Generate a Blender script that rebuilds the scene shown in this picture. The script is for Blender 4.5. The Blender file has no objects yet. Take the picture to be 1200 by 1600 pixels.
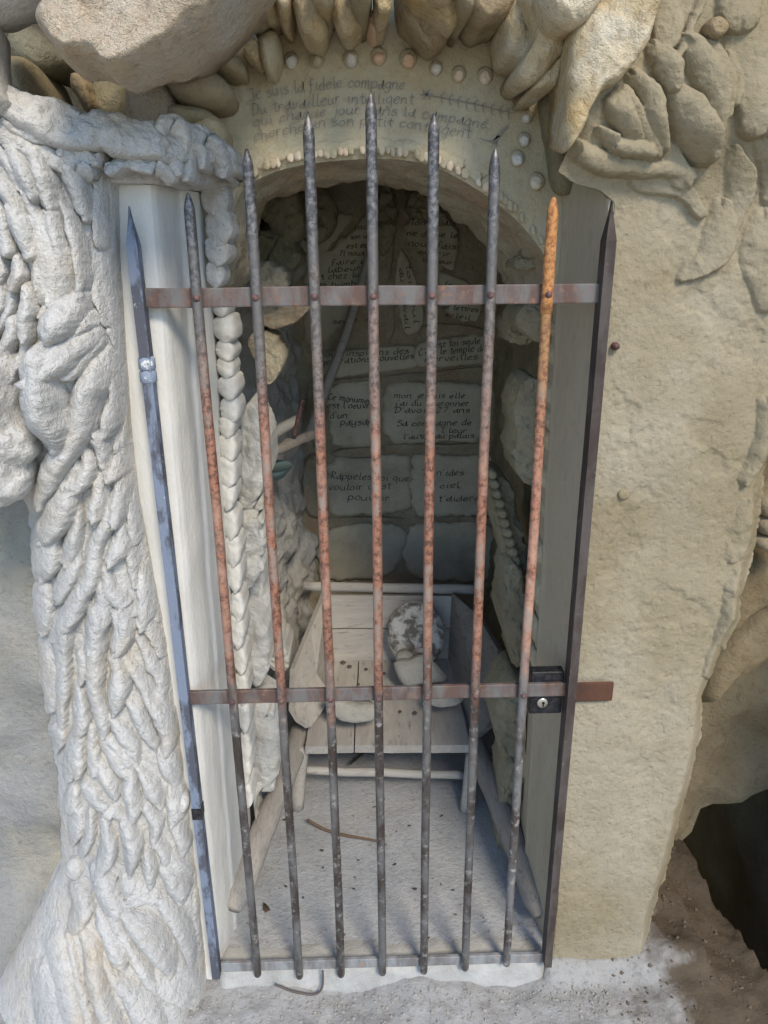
import bpy, math, random
from mathutils import Vector, Matrix, noise

random.seed(7)
scene = bpy.context.scene
COL = scene.collection

# ------------------------------------------------------------------ camera
FOC = 1155.0                       # focal length in pixels of the 1200 x 1600 photograph
PITCH, YAW, ROLL = math.radians(19.38177), math.radians(1.316), math.radians(-0.55178)
CAM = Vector((-.01572, -1.32829, 1.65621))
FWD = Vector((math.sin(YAW)*math.cos(PITCH), math.cos(YAW)*math.cos(PITCH), -math.sin(PITCH)))
RGT = Vector((math.cos(YAW), -math.sin(YAW), 0))
UPV = RGT.cross(FWD)
RGT, UPV = RGT*math.cos(ROLL)+UPV*math.sin(ROLL), -RGT*math.sin(ROLL)+UPV*math.cos(ROLL)
cd = bpy.data.cameras.new('camera'); cam = bpy.data.objects.new('camera', cd); COL.objects.link(cam)
cd.sensor_fit = 'VERTICAL'; cd.sensor_height = 24; cd.lens = 24*FOC/1600
cd.clip_start = .02; cd.clip_end = 500
m = Matrix((RGT, UPV, -FWD)).transposed().to_4x4(); m.translation = CAM
cam.matrix_world = m
scene.camera = cam

# ------------------------------------------------------------------ light
SUN_AZ, SUN_EL = math.radians(20), math.radians(43)     # azimuth: to the right of straight behind the camera
sdir = Vector((math.sin(SUN_AZ)*math.cos(SUN_EL), -math.cos(SUN_AZ)*math.cos(SUN_EL), math.sin(SUN_EL)))
w = bpy.data.worlds.new('World'); scene.world = w; w.use_nodes = True
nt = w.node_tree; nt.nodes.clear()
sky = nt.nodes.new('ShaderNodeTexSky'); sky.sky_type = 'NISHITA'; sky.sun_disc = False
sky.sun_elevation = SUN_EL; sky.ozone_density = 4.0; sky.air_density = 1.0; sky.dust_density = .2; sky.sun_rotation = math.atan2(sdir.x, sdir.y)
bg = nt.nodes.new('ShaderNodeBackground'); bg.inputs['Strength'].default_value = .108
wo = nt.nodes.new('ShaderNodeOutputWorld')
nt.links.new(sky.outputs[0], bg.inputs[0]); nt.links.new(bg.outputs[0], wo.inputs[0])
sl = bpy.data.lights.new('sun', 'SUN'); sl.energy = 1.5; sl.angle = math.radians(16); sl.color = (1, .87, .70)
so = bpy.data.objects.new('sun', sl); COL.objects.link(so)
so.rotation_euler = sdir.to_track_quat('Z', 'Y').to_euler()
scene.view_settings.view_transform = 'Standard'; scene.view_settings.look = 'None'
scene.view_settings.exposure = 1.30; scene.view_settings.gamma = 1
scene.cycles.use_denoising = True
scene.cycles.max_bounces = 7; scene.cycles.diffuse_bounces = 5

# ------------------------------------------------------------------ helpers
def ray(x, y): return RGT*((x-600)/FOC) + UPV*((800-y)/FOC) + FWD
def at(x, y, Y):
    d = ray(x, y); return CAM + d*((Y-CAM.y)/d.y)
def atz(x, y, z):
    d = ray(x, y); return CAM + d*((z-CAM.z)/d.z)
def pxm(x, y, Y):                   # metres per photograph pixel at a place
    return (at(x, y, Y)-CAM).dot(FWD)/FOC
def lerp(a, b, t): return a+(b-a)*t
def smooth(t):
    t = min(1, max(0, t)); return t*t*(3-2*t)
def table(tab, v):
    if v <= tab[0][0]: return tab[0][1]
    for (a, p), (b, q) in zip(tab, tab[1:]):
        if v <= b: return lerp(p, q, (v-a)/(b-a))
    return tab[-1][1]
def fbm(p, sc, oct=4):
    return noise.fractal(Vector(p)*sc, .9, 2.0, oct)
def ncell(p, sc): return noise.noise(Vector(p)*sc)

def mesh_obj(name, verts, faces, mat, parent=None, flat=False, **tags):
    """One mesh object; its origin goes to the middle of its verts (the base for a top-level thing)."""
    lo = Vector([min(v[i] for v in verts) for i in range(3)]); hi = Vector([max(v[i] for v in verts) for i in range(3)])
    c = (lo+hi)/2
    if parent is None: c.z = lo.z
    me = bpy.data.meshes.new(name)
    me.from_pydata([tuple(Vector(v)-c) for v in verts], [], faces)
    me.update()
    if not flat: me.polygons.foreach_set('use_smooth', [True]*len(me.polygons))
    mats = mat if isinstance(mat, (list, tuple)) else [mat]
    for mm in mats: me.materials.append(mm)
    o = bpy.data.objects.new(name, me); COL.objects.link(o)
    if parent is not None:
        o.parent = parent; o.location = c - WORLD[parent]
    else: o.location = c
    WORLD[o] = c
    for k, v in tags.items(): o[k] = v
    return o
WORLD = {}
def thing(name, label, cat, loc, group=None):
    o = bpy.data.objects.new(name, None); COL.objects.link(o); o.location = loc; o.empty_display_size = .05
    WORLD[o] = Vector(loc); o['label'] = label; o['category'] = cat
    if group: o['group'] = group
    return o

class MB:
    def __init__(s): s.v = []; s.f = []
    def add(s, v, f):
        b = len(s.v); s.v += [Vector(p) for p in v]; s.f += [tuple(i+b for i in q) for q in f]
    def grid(s, fn, nu, nv, flip=False):
        b = len(s.v)
        for j in range(nv+1):
            for i in range(nu+1): s.v.append(Vector(fn(i/nu, j/nv)))
        for j in range(nv):
            for i in range(nu):
                a = b+j*(nu+1)+i; q = (a, a+1, a+nu+2, a+nu+1)
                s.f.append(q[::-1] if flip else q)
    def box(s, lo, hi, bev=0):
        x0, y0, z0 = lo; x1, y1, z1 = hi
        if bev <= 0:
            s.add([(x0,y0,z0),(x1,y0,z0),(x1,y1,z0),(x0,y1,z0),(x0,y0,z1),(x1,y0,z1),(x1,y1,z1),(x0,y1,z1)],
                  [(3,2,1,0),(4,5,6,7),(0,1,5,4),(1,2,6,5),(2,3,7,6),(3,0,4,7)])
        else:
            P = [(x0+bev,y0),(x1-bev,y0),(x1,y0+bev),(x1,y1-bev),(x1-bev,y1),(x0+bev,y1),(x0,y1-bev),(x0,y0+bev)]
            Q = [(min(max(x,x0+bev),x1-bev), min(max(y,y0+bev),y1-bev)) for x, y in P]
            V = [(x,y,z0) for x,y in Q]+[(x,y,z0+bev) for x,y in P]+[(x,y,z1-bev) for x,y in P]+[(x,y,z1) for x,y in Q]
            F = [tuple(range(7,-1,-1)), tuple(range(24,32))]
            for k in range(3):
                for i in range(8):
                    F.append((k*8+i, k*8+(i+1)%8, k*8+8+(i+1)%8, k*8+8+i))
            s.add(V, F)
    def tube(s, pts, rad, n=12, cap=True, up=None, sq=1.0, round_end=False):
        """pts: path, rad: radius or list; sq: ratio of the second radius."""
        pts = [Vector(p) for p in pts]; b = len(s.v); L = len(pts)
        if not isinstance(rad, (list, tuple)): rad = [rad]*L
        u = None
        for k, p in enumerate(pts):
            t = (pts[min(k+1,L-1)]-pts[max(k-1,0)]).normalized()
            if u is None:
                ref = Vector(up) if up else (Vector((1,0,0)) if abs(t.x) < .8 else Vector((0,0,1)))
                u = (ref - t*ref.dot(t)).normalized()
            else: u = (u - t*u.dot(t)).normalized()
            vv = t.cross(u)
            for i in range(n):
                a = 2*math.pi*i/n
                s.v.append(p+u*math.cos(a)*rad[k]+vv*math.sin(a)*rad[k]*sq)
        for k in range(L-1):
            for i in range(n):
                s.f.append((b+k*n+i, b+k*n+(i+1)%n, b+(k+1)*n+(i+1)%n, b+(k+1)*n+i))
        if cap:
            s.f.append(tuple(b+i for i in range(n))[::-1]); s.f.append(tuple(b+(L-1)*n+i for i in range(n)))
    def prism(s, poly, dirv):
        n = len(poly); d = Vector(dirv); P = [Vector(p) for p in poly]
        s.add(P+[p+d for p in P], [tuple(range(n)), tuple(range(2*n-1, n-1, -1))]+[(i, i+n, (i+1) % n+n, (i+1) % n) for i in range(n)])
    def jitter(s, amp, sc, oct=3):
        for i, p in enumerate(s.v):
            q = p*sc
            s.v[i] = p + Vector((noise.noise(q), noise.noise(q+Vector((31,7,3))), noise.noise(q+Vector((5,57,13)))))*amp
    def build(s, name, mat, parent=None, **k): return mesh_obj(name, s.v, s.f, mat, parent, **k)

def catmull(pts, per=6, closed=False):
    n = len(pts); out = []
    def g(i): return pts[i % n] if closed else pts[min(max(i, 0), n-1)]
    for i in range(n if closed else n-1):
        p0, p1, p2, p3 = g(i-1), g(i), g(i+1), g(i+2)
        for k in range(per):
            t = k/per
            out.append(tuple(.5*((2*b)+(-a+c)*t+(2*a-5*b+4*c-d)*t*t+(-a+3*b-3*c+d)*t**3) for a, b, c, d in zip(p0, p1, p2, p3)))
    if not closed: out.append(tuple(pts[-1]))
    return out
def resample(pts, n, closed=False):
    P = [Vector(p) for p in pts]
    if closed: P.append(P[0].copy())
    d = [0]
    for a, b in zip(P, P[1:]): d.append(d[-1]+(Vector(b[:2])-Vector(a[:2])).length)
    tot = d[-1]; out = []; j = 0
    for k in range(n):
        s = tot*k/(n if closed else n-1)
        while j < len(d)-2 and d[j+1] < s: j += 1
        t = (s-d[j])/max(1e-9, d[j+1]-d[j]); out.append(P[j].lerp(P[j+1], min(1, max(0, t))))
    return out

# ------------------------------------------------------------------ materials
def srgb(r, g, b):
    return tuple(((c/255)/12.92 if c/255 <= .04045 else ((c/255+.055)/1.055)**2.4) for c in (r, g, b))+(1,)
def new_mat(name):
    m = bpy.data.materials.new(name); m.use_nodes = True; n = m.node_tree
    return m, n, n.nodes['Principled BSDF']
def ND(n, typ, **k):
    o = n.nodes.new(typ)
    for a, b in k.items():
        if a in o.inputs: o.inputs[a].default_value = b
        else: setattr(o, a, b)
    return o
def mixc(n, fac, a, b, typ='MIX'):
    o = n.nodes.new('ShaderNodeMix'); o.data_type = 'RGBA'; o.blend_type = typ
    for s, v in ((o.inputs[0], fac), (o.inputs[6], a), (o.inputs[7], b)):
        if hasattr(v, 'type') and hasattr(v, 'links'): n.links.new(v, s)
        else: s.default_value = v
    return o.outputs[2]
def ramp(n, fac, stops):
    o = n.nodes.new('ShaderNodeValToRGB'); e = o.color_ramp.elements
    while len(e) < len(stops): e.new(.5)
    for k, (p, c) in enumerate(stops):
        e[k].position = p; e[k].color = c if len(c) == 4 else (*c, 1)
    n.links.new(fac, o.inputs[0]); return o.outputs[0]
def pos(n, sx=1, sy=1, sz=1, off=(0, 0, 0)):
    g = n.nodes.new('ShaderNodeNewGeometry'); mp = n.nodes.new('ShaderNodeMapping')
    mp.inputs['Scale'].default_value = (sx, sy, sz); mp.inputs['Location'].default_value = off
    n.links.new(g.outputs['Position'], mp.inputs[0]); return mp.outputs[0]
def nz(n, vec, scale, detail=5, rough=.6, dist=0):
    o = ND(n, 'ShaderNodeTexNoise'); o.inputs['Scale'].default_value = scale; o.inputs['Detail'].default_value = detail
    o.inputs['Roughness'].default_value = rough; o.inputs['Distortion'].default_value = dist
    n.links.new(vec, o.inputs['Vector']); return o.outputs['Fac']
BW = lambda a, b: [(a, (0, 0, 0, 1)), (b, (1, 1, 1, 1))]
def bump(n, bsdf, hs):
    prev = None
    for h, st, d in hs:
        b = n.nodes.new('ShaderNodeBump'); b.inputs['Strength'].default_value = st; b.inputs['Distance'].default_value = d
        n.links.new(h, b.inputs['Height'])
        if prev: n.links.new(prev, b.inputs['Normal'])
        prev = b.outputs[0]
    n.links.new(prev, bsdf.inputs['Normal'])
def stone_mat(name, base, alt, speck, sc=5, speck_amt=.5, third=None, bmp=1.0, rough=.93, stretch=(1, 1, 1), pits=0):
    m, n, b = new_mat(name); v = pos(n, *stretch)
    big = ramp(n, nz(n, v, sc, 4, .65), BW(.36, .66))
    c = mixc(n, big, base, alt)
    if third:
        c = mixc(n, ramp(n, nz(n, pos(n, *stretch, off=(7, 3, 9)), sc*.7, 4, .65), BW(.5, .72)), c, third)
    fine = nz(n, v, 70, 3, .7)
    f2 = ramp(n, fine, BW(.52, .78))
    mm = n.nodes.new('ShaderNodeMath'); mm.operation = 'MULTIPLY'; mm.inputs[1].default_value = speck_amt
    n.links.new(f2, mm.inputs[0])
    c = mixc(n, mm.outputs[0], c, speck)
    n.links.new(c, b.inputs['Base Color']); b.inputs['Roughness'].default_value = rough
    b.inputs['Specular IOR Level'].default_value = .2
    hs = [(nz(n, v, 55, 5, .78), .9*bmp, .012)]
    if pits:
        vo = ND(n, 'ShaderNodeTexVoronoi'); vo.inputs['Scale'].default_value = pits; n.links.new(v, vo.inputs['Vector'])
        hs.append((ramp(n, vo.outputs['Distance'], BW(0, .35)), .35, .004))
    bump(n, b, hs); return m

G = lambda v: (v, v, v, 1)
M = {}
M['white'] = stone_mat('white_mortar', (.66,.65,.615,1), (.53,.53,.515,1), (.28,.26,.22,1), 6, .46, third=(.60,.53,.42,1), bmp=1.15, pits=85)
M['white_smooth'] = stone_mat('white_smooth_plaster', (.66,.66,.63,1), (.56,.56,.53,1), (.42,.40,.35,1), 4, .22, third=(.55,.54,.48,1), bmp=.35, stretch=(1,1,.35))
M['grey_wall'] = stone_mat('grey_weathered_plaster', (.33,.33,.315,1), (.22,.22,.205,1), (.13,.125,.11,1), 3.5, .45, third=(.42,.39,.31,1))
M['tan'] = stone_mat('tan_plaster', (.325,.283,.195,1), (.262,.223,.142,1), (.145,.118,.07,1), 2.2, .5, third=(.395,.36,.28,1), bmp=.6, pits=60)
M['tan_smooth'] = stone_mat('tan_smooth_plaster', (.48,.425,.325,1), (.41,.355,.26,1), (.24,.20,.14,1), 3, .4, third=(.35,.31,.23,1), bmp=.3, stretch=(1,1,.4))
M['tan_carved'] = stone_mat('tan_carved_stone', (.36,.305,.195,1), (.28,.235,.145,1), (.16,.125,.07,1), 5, .45, third=(.42,.36,.25,1), bmp=.8)
M['band'] = stone_mat('cream_plaster_band', (.52,.475,.345,1), (.46,.41,.28,1), (.32,.25,.16,1), 7, .45, third=(.48,.37,.22,1), bmp=.7)
M['ochre'] = stone_mat('ochre_limestone', (.62,.54,.37,1), (.53,.39,.19,1), (.22,.14,.07,1), 10, .6, third=(.68,.63,.51,1), bmp=1.2)
M['ochre_dark'] = stone_mat('brown_limestone', (.38,.31,.20,1), (.30,.22,.12,1), (.13,.09,.06,1), 9, .5, third=(.42,.34,.22,1), bmp=1)
M['pink'] = stone_mat('sandy_boulder_stone', (.64,.52,.37,1), (.68,.58,.44,1), (.36,.24,.14,1), 9, .6, third=(.70,.67,.60,1), bmp=1.8, pits=70)
M['olive'] = stone_mat('dark_olive_stone', (.36,.33,.24,1), (.28,.26,.17,1), (.14,.12,.08,1), 7, .6, third=(.26,.22,.13,1))  # plain dark tone for vault, alcove and crevice stones
M['shell'] = stone_mat('pale_shell', (.68,.62,.50,1), (.62,.48,.34,1), (.45,.32,.2,1), 30, .25, bmp=.4, rough=.6)
M['shell_white'] = stone_mat('white_shell', (.64,.63,.59,1), (.57,.555,.50,1), (.40,.36,.29,1), 30, .3, bmp=.4, rough=.6)
M['shell_pink'] = stone_mat('pink_shell', (.60,.40,.26,1), (.64,.50,.36,1), (.40,.26,.16,1), 30, .2, bmp=.4, rough=.6)
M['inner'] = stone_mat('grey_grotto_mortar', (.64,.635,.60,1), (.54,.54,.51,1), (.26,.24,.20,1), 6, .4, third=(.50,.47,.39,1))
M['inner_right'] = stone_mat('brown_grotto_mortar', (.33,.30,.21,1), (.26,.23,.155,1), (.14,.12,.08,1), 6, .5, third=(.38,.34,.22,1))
M['backwall'] = stone_mat('earthy_wall_mortar', (.46,.415,.31,1), (.38,.33,.235,1), (.20,.165,.115,1), 9, .5, third=(.44,.32,.21,1), bmp=1.2)
M['block'] = stone_mat('pale_wall_stone', (.58,.55,.43,1), (.50,.465,.355,1), (.24,.21,.15,1), 7, .3, third=(.38,.33,.24,1), bmp=.4)
M['floor'] = stone_mat('grey_cement_floor', (.43,.448,.458,1), (.345,.358,.364,1), (.16,.155,.15,1), 6, .45, third=(.42,.42,.41,1), bmp=.7)
M['ground'] = stone_mat('dusty_cement_ground', (.37,.37,.36,1), (.32,.318,.305,1), (.14,.13,.11,1), 9, .7, third=(.43,.43,.42,1), bmp=.7)
M['sill'] = stone_mat('whitewashed_sill', (.48,.48,.46,1), (.33,.33,.31,1), (.36,.35,.32,1), 9, .35, bmp=.6)
M['passage'] = stone_mat('brown_passage_rock', (.36,.29,.18,1), (.26,.20,.115,1), (.12,.09,.05,1), 5, .5, third=(.40,.35,.22,1), bmp=1.0)
M['sand'] = stone_mat('pale_bounce_sand', (.60,.52,.40,1), (.54,.46,.34,1), (.4,.34,.25,1), 3, .3)  # pale so the unseen ground throws warm light up
M['cutstone'] = stone_mat('grey_white_field_stone', (.42,.41,.37,1), (.36,.35,.31,1), (.22,.2,.17,1), 12, .4, third=(.46,.43,.36,1))
def earthy(m):          # bare brown earth in place of cement, right of the pillar
    n = m.node_tree; b = n.nodes['Principled BSDF']; old = b.inputs['Base Color'].links[0].from_socket
    g = n.nodes.new('ShaderNodeNewGeometry'); sp_ = n.nodes.new('ShaderNodeSeparateXYZ'); n.links.new(g.outputs['Position'], sp_.inputs[0])
    ad = n.nodes.new('ShaderNodeMath'); ad.operation = 'MULTIPLY_ADD'; ad.inputs[1].default_value = .5
    n.links.new(nz(n, pos(n), 7, 4, .65), ad.inputs[0]); n.links.new(sp_.outputs['X'], ad.inputs[2])
    mr = n.nodes.new('ShaderNodeMapRange'); mr.inputs['From Min'].default_value = .86; mr.inputs['From Max'].default_value = .98
    n.links.new(ad.outputs[0], mr.inputs['Value'])
    e = mixc(n, nz(n, pos(n), 26, 4, .7), (.055,.042,.028,1), (.15,.12,.085,1))
    n.links.new(mixc(n, mr.outputs['Result'], old, e), b.inputs['Base Color'])
earthy(M['ground'])
def disc_mat():
    m, n, b = new_mat('mottled_disc_stone'); v = pos(n)
    f = ramp(n, nz(n, v, 26, 5, .6, .5), BW(.45, .58))
    c = mixc(n, f, (.50,.49,.46,1), (.14,.13,.11,1))
    n.links.new(c, b.inputs['Base Color']); b.inputs['Roughness'].default_value = .95
    bump(n, b, [(nz(n, v, 30, 6, .65), .5, .012)]); return m
M['disc'] = disc_mat()

def iron_mat(name, kind):
    m, n, b = new_mat(name); v = pos(n)
    g = n.nodes.new('ShaderNodeNewGeometry'); sep = n.nodes.new('ShaderNodeSeparateXYZ'); n.links.new(g.outputs['Position'], sep.inputs[0])
    speck = ramp(n, nz(n, v, 95, 5, .75), BW(.47, .56))
    blot = ramp(n, nz(n, pos(n, 1, 1, .35), 22, 5, .65, .3), BW(.42, .60))
    steel = mixc(n, speck, (.07,.07,.074,1), (.19,.185,.18,1))
    if kind == 'rustybar': steel = mixc(n, speck, (.34,.19,.085,1), (.19,.10,.055,1))
    if kind in ('bar', 'rustybar'):
        rust = mixc(n, speck, (.37,.175,.115,1), (.14,.07,.05,1))
        rust = mixc(n, ramp(n, nz(n, v, 9, 4, .6), BW(.5, .7)), rust, (.50,.32,.24,1))
        mott = mixc(n, blot, (.155,.153,.15,1), (.06,.048,.042,1))
        mott = mixc(n, ramp(n, nz(n, pos(n, off=(3, 1, 8)), 60, 5, .7), BW(.55, .66)), mott, (.30,.29,.27,1))
        # where the paint has gone: a wandering band from breast to waist height
        add = n.nodes.new('ShaderNodeMath'); add.operation = 'MULTIPLY_ADD'; add.inputs[1].default_value = .62
        n.links.new(nz(n, pos(n, 1, 1, .6), 7, 4, .7), add.inputs[0]); n.links.new(sep.outputs['Z'], add.inputs[2])
        hi = ramp(n, add.outputs[0], BW(.0, 1)) if False else None
        def step(a, bb):
            mr = n.nodes.new('ShaderNodeMapRange'); mr.inputs['From Min'].default_value = a; mr.inputs['From Max'].default_value = bb
            n.links.new(add.outputs[0], mr.inputs['Value']); return mr.outputs['Result']
        rust = mixc(n, ramp(n, nz(n, pos(n, 1, 1, .5, off=(6, 6, 1)), 30, 4, .7), BW(.52, .62)), rust, (.31,.24,.20,1))
        c = mixc(n, step(1.06, 1.24), mott, rust)
        c = mixc(n, step(1.62, 1.86), c, mixc(n, speck, (.20,.185,.17,1), (.10,.085,.078,1)) if kind == 'bar' else steel)
        c = mixc(n, step(1.84, 2.0), c, steel)
        rough = .42
    elif kind == 'rail':
        c = mixc(n, blot, (.125,.08,.067,1), (.165,.16,.155,1)); c = mixc(n, ramp(n, nz(n, pos(n, off=(4, 4, 4)), 45, 5, .7), BW(.55, .66)), c, (.24,.14,.095,1))
        rough = .75
    elif kind == 'greyrail':
        c = mixc(n, blot, (.26,.27,.275,1), (.15,.145,.14,1)); c = mixc(n, ramp(n, nz(n, pos(n, off=(4, 4, 4)), 45, 5, .7), BW(.58, .66)), c, (.28,.20,.16,1))
        rough = .75
    elif kind == 'bluepost':
        c = mixc(n, ramp(n, nz(n, pos(n, 1, 1, .4), 24, 5, .65), BW(.46, .54)), (.17,.205,.27,1), (.08,.085,.105,1)); c = mixc(n, ramp(n, nz(n, pos(n, off=(9, 2, 2)), 60, 5, .7), BW(.62, .72)), c, (.42,.45,.50,1))
        rough = .65
    elif kind == 'darkpost':
        c = mixc(n, blot, (.05,.038,.033,1), (.085,.072,.066,1)); c = mixc(n, ramp(n, nz(n, pos(n, off=(2, 5, 1)), 50, 5, .7), BW(.62, .7)), c, (.26,.16,.11,1))
        rough = .7
    elif kind == 'orange':
        c = mixc(n, speck, (.48,.235,.09,1), (.26,.11,.05,1)); rough = .95
    elif kind == 'rivet':
        c = mixc(n, speck, (.16,.09,.08,1), (.08,.05,.05,1)); rough = .6
    elif kind == 'plate':
        c = mixc(n, blot, (.10,.048,.030,1), (.065,.036,.028,1)); c = mixc(n, ramp(n, nz(n, pos(n, off=(2, 5, 1)), 24, 4, .7), BW(.63, .66)), c, (.55,.53,.50,1)); rough = .85
    elif kind == 'hinge':
        c = mixc(n, ramp(n, nz(n, v, 60, 4, .7), BW(.56, .6)), (.22,.265,.34,1), (.58,.59,.58,1)); rough = .95
    elif kind == 'black':
        c = mixc(n, speck, (.012,.013,.016,1), (.03,.03,.033,1)); rough = .45
    n.links.new(c, b.inputs['Base Color']); b.inputs['Roughness'].default_value = rough
    b.inputs['Metallic'].default_value = .35 if kind in ('bar', 'rail') else 0
    if kind not in ('bar', 'rail', 'greyrail'): b.inputs['Specular IOR Level'].default_value = .25
    bump(n, b, [(nz(n, v, 110, 5, .7), .5, .002)]); return m
for k in ('bar', 'rustybar', 'rail', 'greyrail', 'bluepost', 'darkpost', 'orange', 'rivet', 'plate', 'hinge', 'black'): M[k] = iron_mat('iron_'+k, k)
def plain(name, col, rough=.6, metal=0):
    m, n, b = new_mat(name); v = pos(n)
    c = mixc(n, nz(n, v, 60, 4, .6), tuple(x*.8 for x in col[:3])+(1,), tuple(min(1, x*1.2) for x in col[:3])+(1,))
    n.links.new(c, b.inputs['Base Color']); b.inputs['Roughness'].default_value = rough; b.inputs['Metallic'].default_value = metal
    return m
M['steel'] = plain('nickel_lock_cylinder', (.55,.54,.5), .35, .9)
M['ink'] = plain('black_painted_lettering', (.10,.097,.082), .9)
M['ink_grey'] = plain('grey_painted_lettering', (.25,.245,.22), .9)
M['leaf'] = plain('brown_dry_leaf', (.07,.05,.035), .8)
M['twig'] = plain('brown_twig_bark', (.14,.09,.055), .9)
M['crumbs'] = plain('brown_earth_crumbs', (.12,.095,.065), .95)
M['pan'] = plain('blue_green_enamel', (.15,.23,.24), .5)
M['wire'] = plain('rusty_wire', (.10,.08,.07), .8)
def wood_mat(name, a, bcol, dark, stretch):
    m, n, b = new_mat(name); v = pos(n, *stretch)
    c = mixc(n, ramp(n, nz(n, v, 12, 6, .7, .3), BW(.35, .68)), a, bcol)
    c = mixc(n, ramp(n, nz(n, v, 30, 5, .7), BW(.56, .72)), c, dark)
    n.links.new(c, b.inputs['Base Color']); b.inputs['Roughness'].default_value = .92; b.inputs['Specular IOR Level'].default_value = .2
    bump(n, b, [(nz(n, v, 30, 6, .7), .45, .005)]); return m
M['wood'] = wood_mat('grey_weathered_wood', (.42,.40,.36,1), (.34,.32,.29,1), (.19,.17,.15,1), (4, .5, 3))
M['wood_x'] = wood_mat('grey_weathered_cross_wood', (.44,.42,.38,1), (.36,.34,.31,1), (.20,.18,.15,1), (.5, 4, 4))
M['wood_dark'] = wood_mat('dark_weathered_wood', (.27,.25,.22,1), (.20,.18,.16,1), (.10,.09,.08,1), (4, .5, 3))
M['handle'] = wood_mat('worn_handle_wood', (.36,.34,.305,1), (.28,.26,.23,1), (.13,.11,.09,1), (9, .7, 9))

# ------------------------------------------------------------------ sculpting helpers
def frond(parent, pts, yfn, mat, hf=.62, skew=.45, lift=(0., .012), rnd=(.22, .14), name='frond', off=(0, 0, 4.8), M_=20, S_=11, amp=.0028, skirt=.035, ridge=1.0, back=False):
    """A leaf-like lobe laid along a path; pts are (x, y, half width) in photo pixels, yfn gives the depth it lies at."""
    ox, oy, sc = off
    P = [(ox+x/sc, oy+y/sc, ww/sc) for x, y, ww in pts]
    if len(P) == 2: P.insert(1, tuple((a+b)/2 for a, b in zip(*P)))
    P = resample(catmull(P, 8), M_)
    # let the rounded ends reach a little past the given points
    W = []
    for k, p in enumerate(P):
        Y = yfn(p.x, p.y) if callable(yfn) else yfn
        W.append((at(p.x, p.y, Y), p.z*pxm(p.x, p.y, Y)))
    V = []; F = []
    seed = Vector((random.random()*50, random.random()*50, random.random()*50))
    for k, (c, hw) in enumerate(W):
        t = k/(M_-1)
        T = W[min(k+1, M_-1)][0]-W[max(k-1, 0)][0]; T = Vector((T.x, 0, T.z)).normalized()
        N = Vector((-T.z, 0, T.x))
        if N.x - .6*N.z < 0: N = -N
        e = 1
        if t < rnd[0]: e = math.sqrt(max(0, 1-(1-t/rnd[0])**2))
        if t > 1-rnd[1]: e = min(e, math.sqrt(max(0, 1-((t-1+rnd[1])/rnd[1])**2)))
        e = max(e, .04)
        wvy = noise.noise(Vector((t*4, 0, 0))+seed)
        hw2 = hw*e*(1.12+.16*wvy); H = hw*hf*max(e, .25)*(1+.30*noise.noise(Vector((t*3, 9, 0))+seed))
        lf = lerp(lift[0], lift[1], t)
        c = c + N*hw*.10*noise.noise(Vector((t*5, 4, 4))+seed)
        row = []
        for i in range(S_):
            s = -1+2*i/(S_-1)
            q = (s-skew)/(1+skew) if s < skew else (s-skew)/(1-skew)
            h = (1-abs(q)**1.7)**1.0 if q < 0 else (1-abs(q)**3.2)**.6
            p = c + N*hw2*s + Vector((0, -(lf*(.5+.5*s)+H*h*ridge), 0))
            d = amp*(.8*fbm(p, 22, 3)+.9*noise.noise(p*13+seed)+.5*fbm(p, 75, 3)+.4*(.5-noise.turbulence(p*36, 3, True)))
            row.append(p+Vector((.5*d, -d, .6*d)))
        V.append(row[0]+Vector((0, skirt+lf, 0))); V += row; V.append(row[-1]+Vector((0, skirt+lf, 0)))
    n = S_+2
    for k in range(M_-1):
        for i in range(n-1):
            a = k*n+i; F.append((a, a+n, a+n+1, a+1))
    F.append(tuple(range(n))); F.append(tuple(range((M_-1)*n, M_*n))[::-1])
    return mesh_obj(name, V, F, mat, parent)

def stone(parent, outline, Y, mat, depth=.04, back=.05, name='stone', n=36, K=7, amp=.004, nsc=16, flat=.5, tilt=(0, 0), sm=True, off=None, jag=.0, taper=.8, flute=0., **tags):
    """A stone with the given outline (photo pixels at depth Y): plump front, thick body running back into the wall."""
    if off: outline = [(off[0]+x/off[2], off[1]+y/off[2]) for x, y in outline]
    o2 = catmull([(x, y) for x, y in outline], 5, True) if sm else outline
    o2 = resample([(x, y, 0) for x, y in o2], n, True)
    P = [at(p.x, p.y, Y) for p in o2]
    c = sum(P, Vector())/n
    seed = Vector((random.random()*50, 0, random.random()*50))
    if jag:
        P = [c+(p-c)*(1+jag*noise.noise(p*40+seed)) for p in P]
    R = max((p-c).length for p in P)
    V = []; F = []
    def put(s, y):
        for p in P:
            q = c+(p-c)*s; q = Vector((q.x, 0, q.z))
            q.y = y + tilt[0]*(q.x-c.x) + tilt[1]*(q.z-c.z)
            q3 = Vector((q.x*34, q.y*34, q.z*7))+seed
            d = amp*(fbm(q+seed, nsc, 4)+.6*noise.noise(q*nsc*.45+seed)+flute*noise.noise(q3)+.5*(.5-noise.turbulence(q*nsc*2+seed, 3, True)))
            V.append(q+Vector((d*.35, -d, d*.35)))
    put(taper, Y+back)
    put(.5+.5*taper, Y+back*.5)
    put(1.0, Y+back*.12)
    ks = [1-(k/(K-1))*.97 for k in range(K)]
    for s in ks:
        x = (s-flat)/(1-flat) if s > flat else 0
        put(s, Y - depth*math.sqrt(max(0, 1-x*x)))
    rows = K+3
    for k in range(rows-1):
        for i in range(n):
            a = k*n+i; b = k*n+(i+1) % n; F.append((a, a+n, b+n, b))
    V.append(sum(V[-n:], Vector())/n)
    L = len(V)-1; s0 = (rows-1)*n
    for i in range(n): F.append((s0+i, L, s0+(i+1) % n))
    F.append(tuple(range(n)))
    return mesh_obj(name, V, F, mat, parent, **tags)

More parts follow.
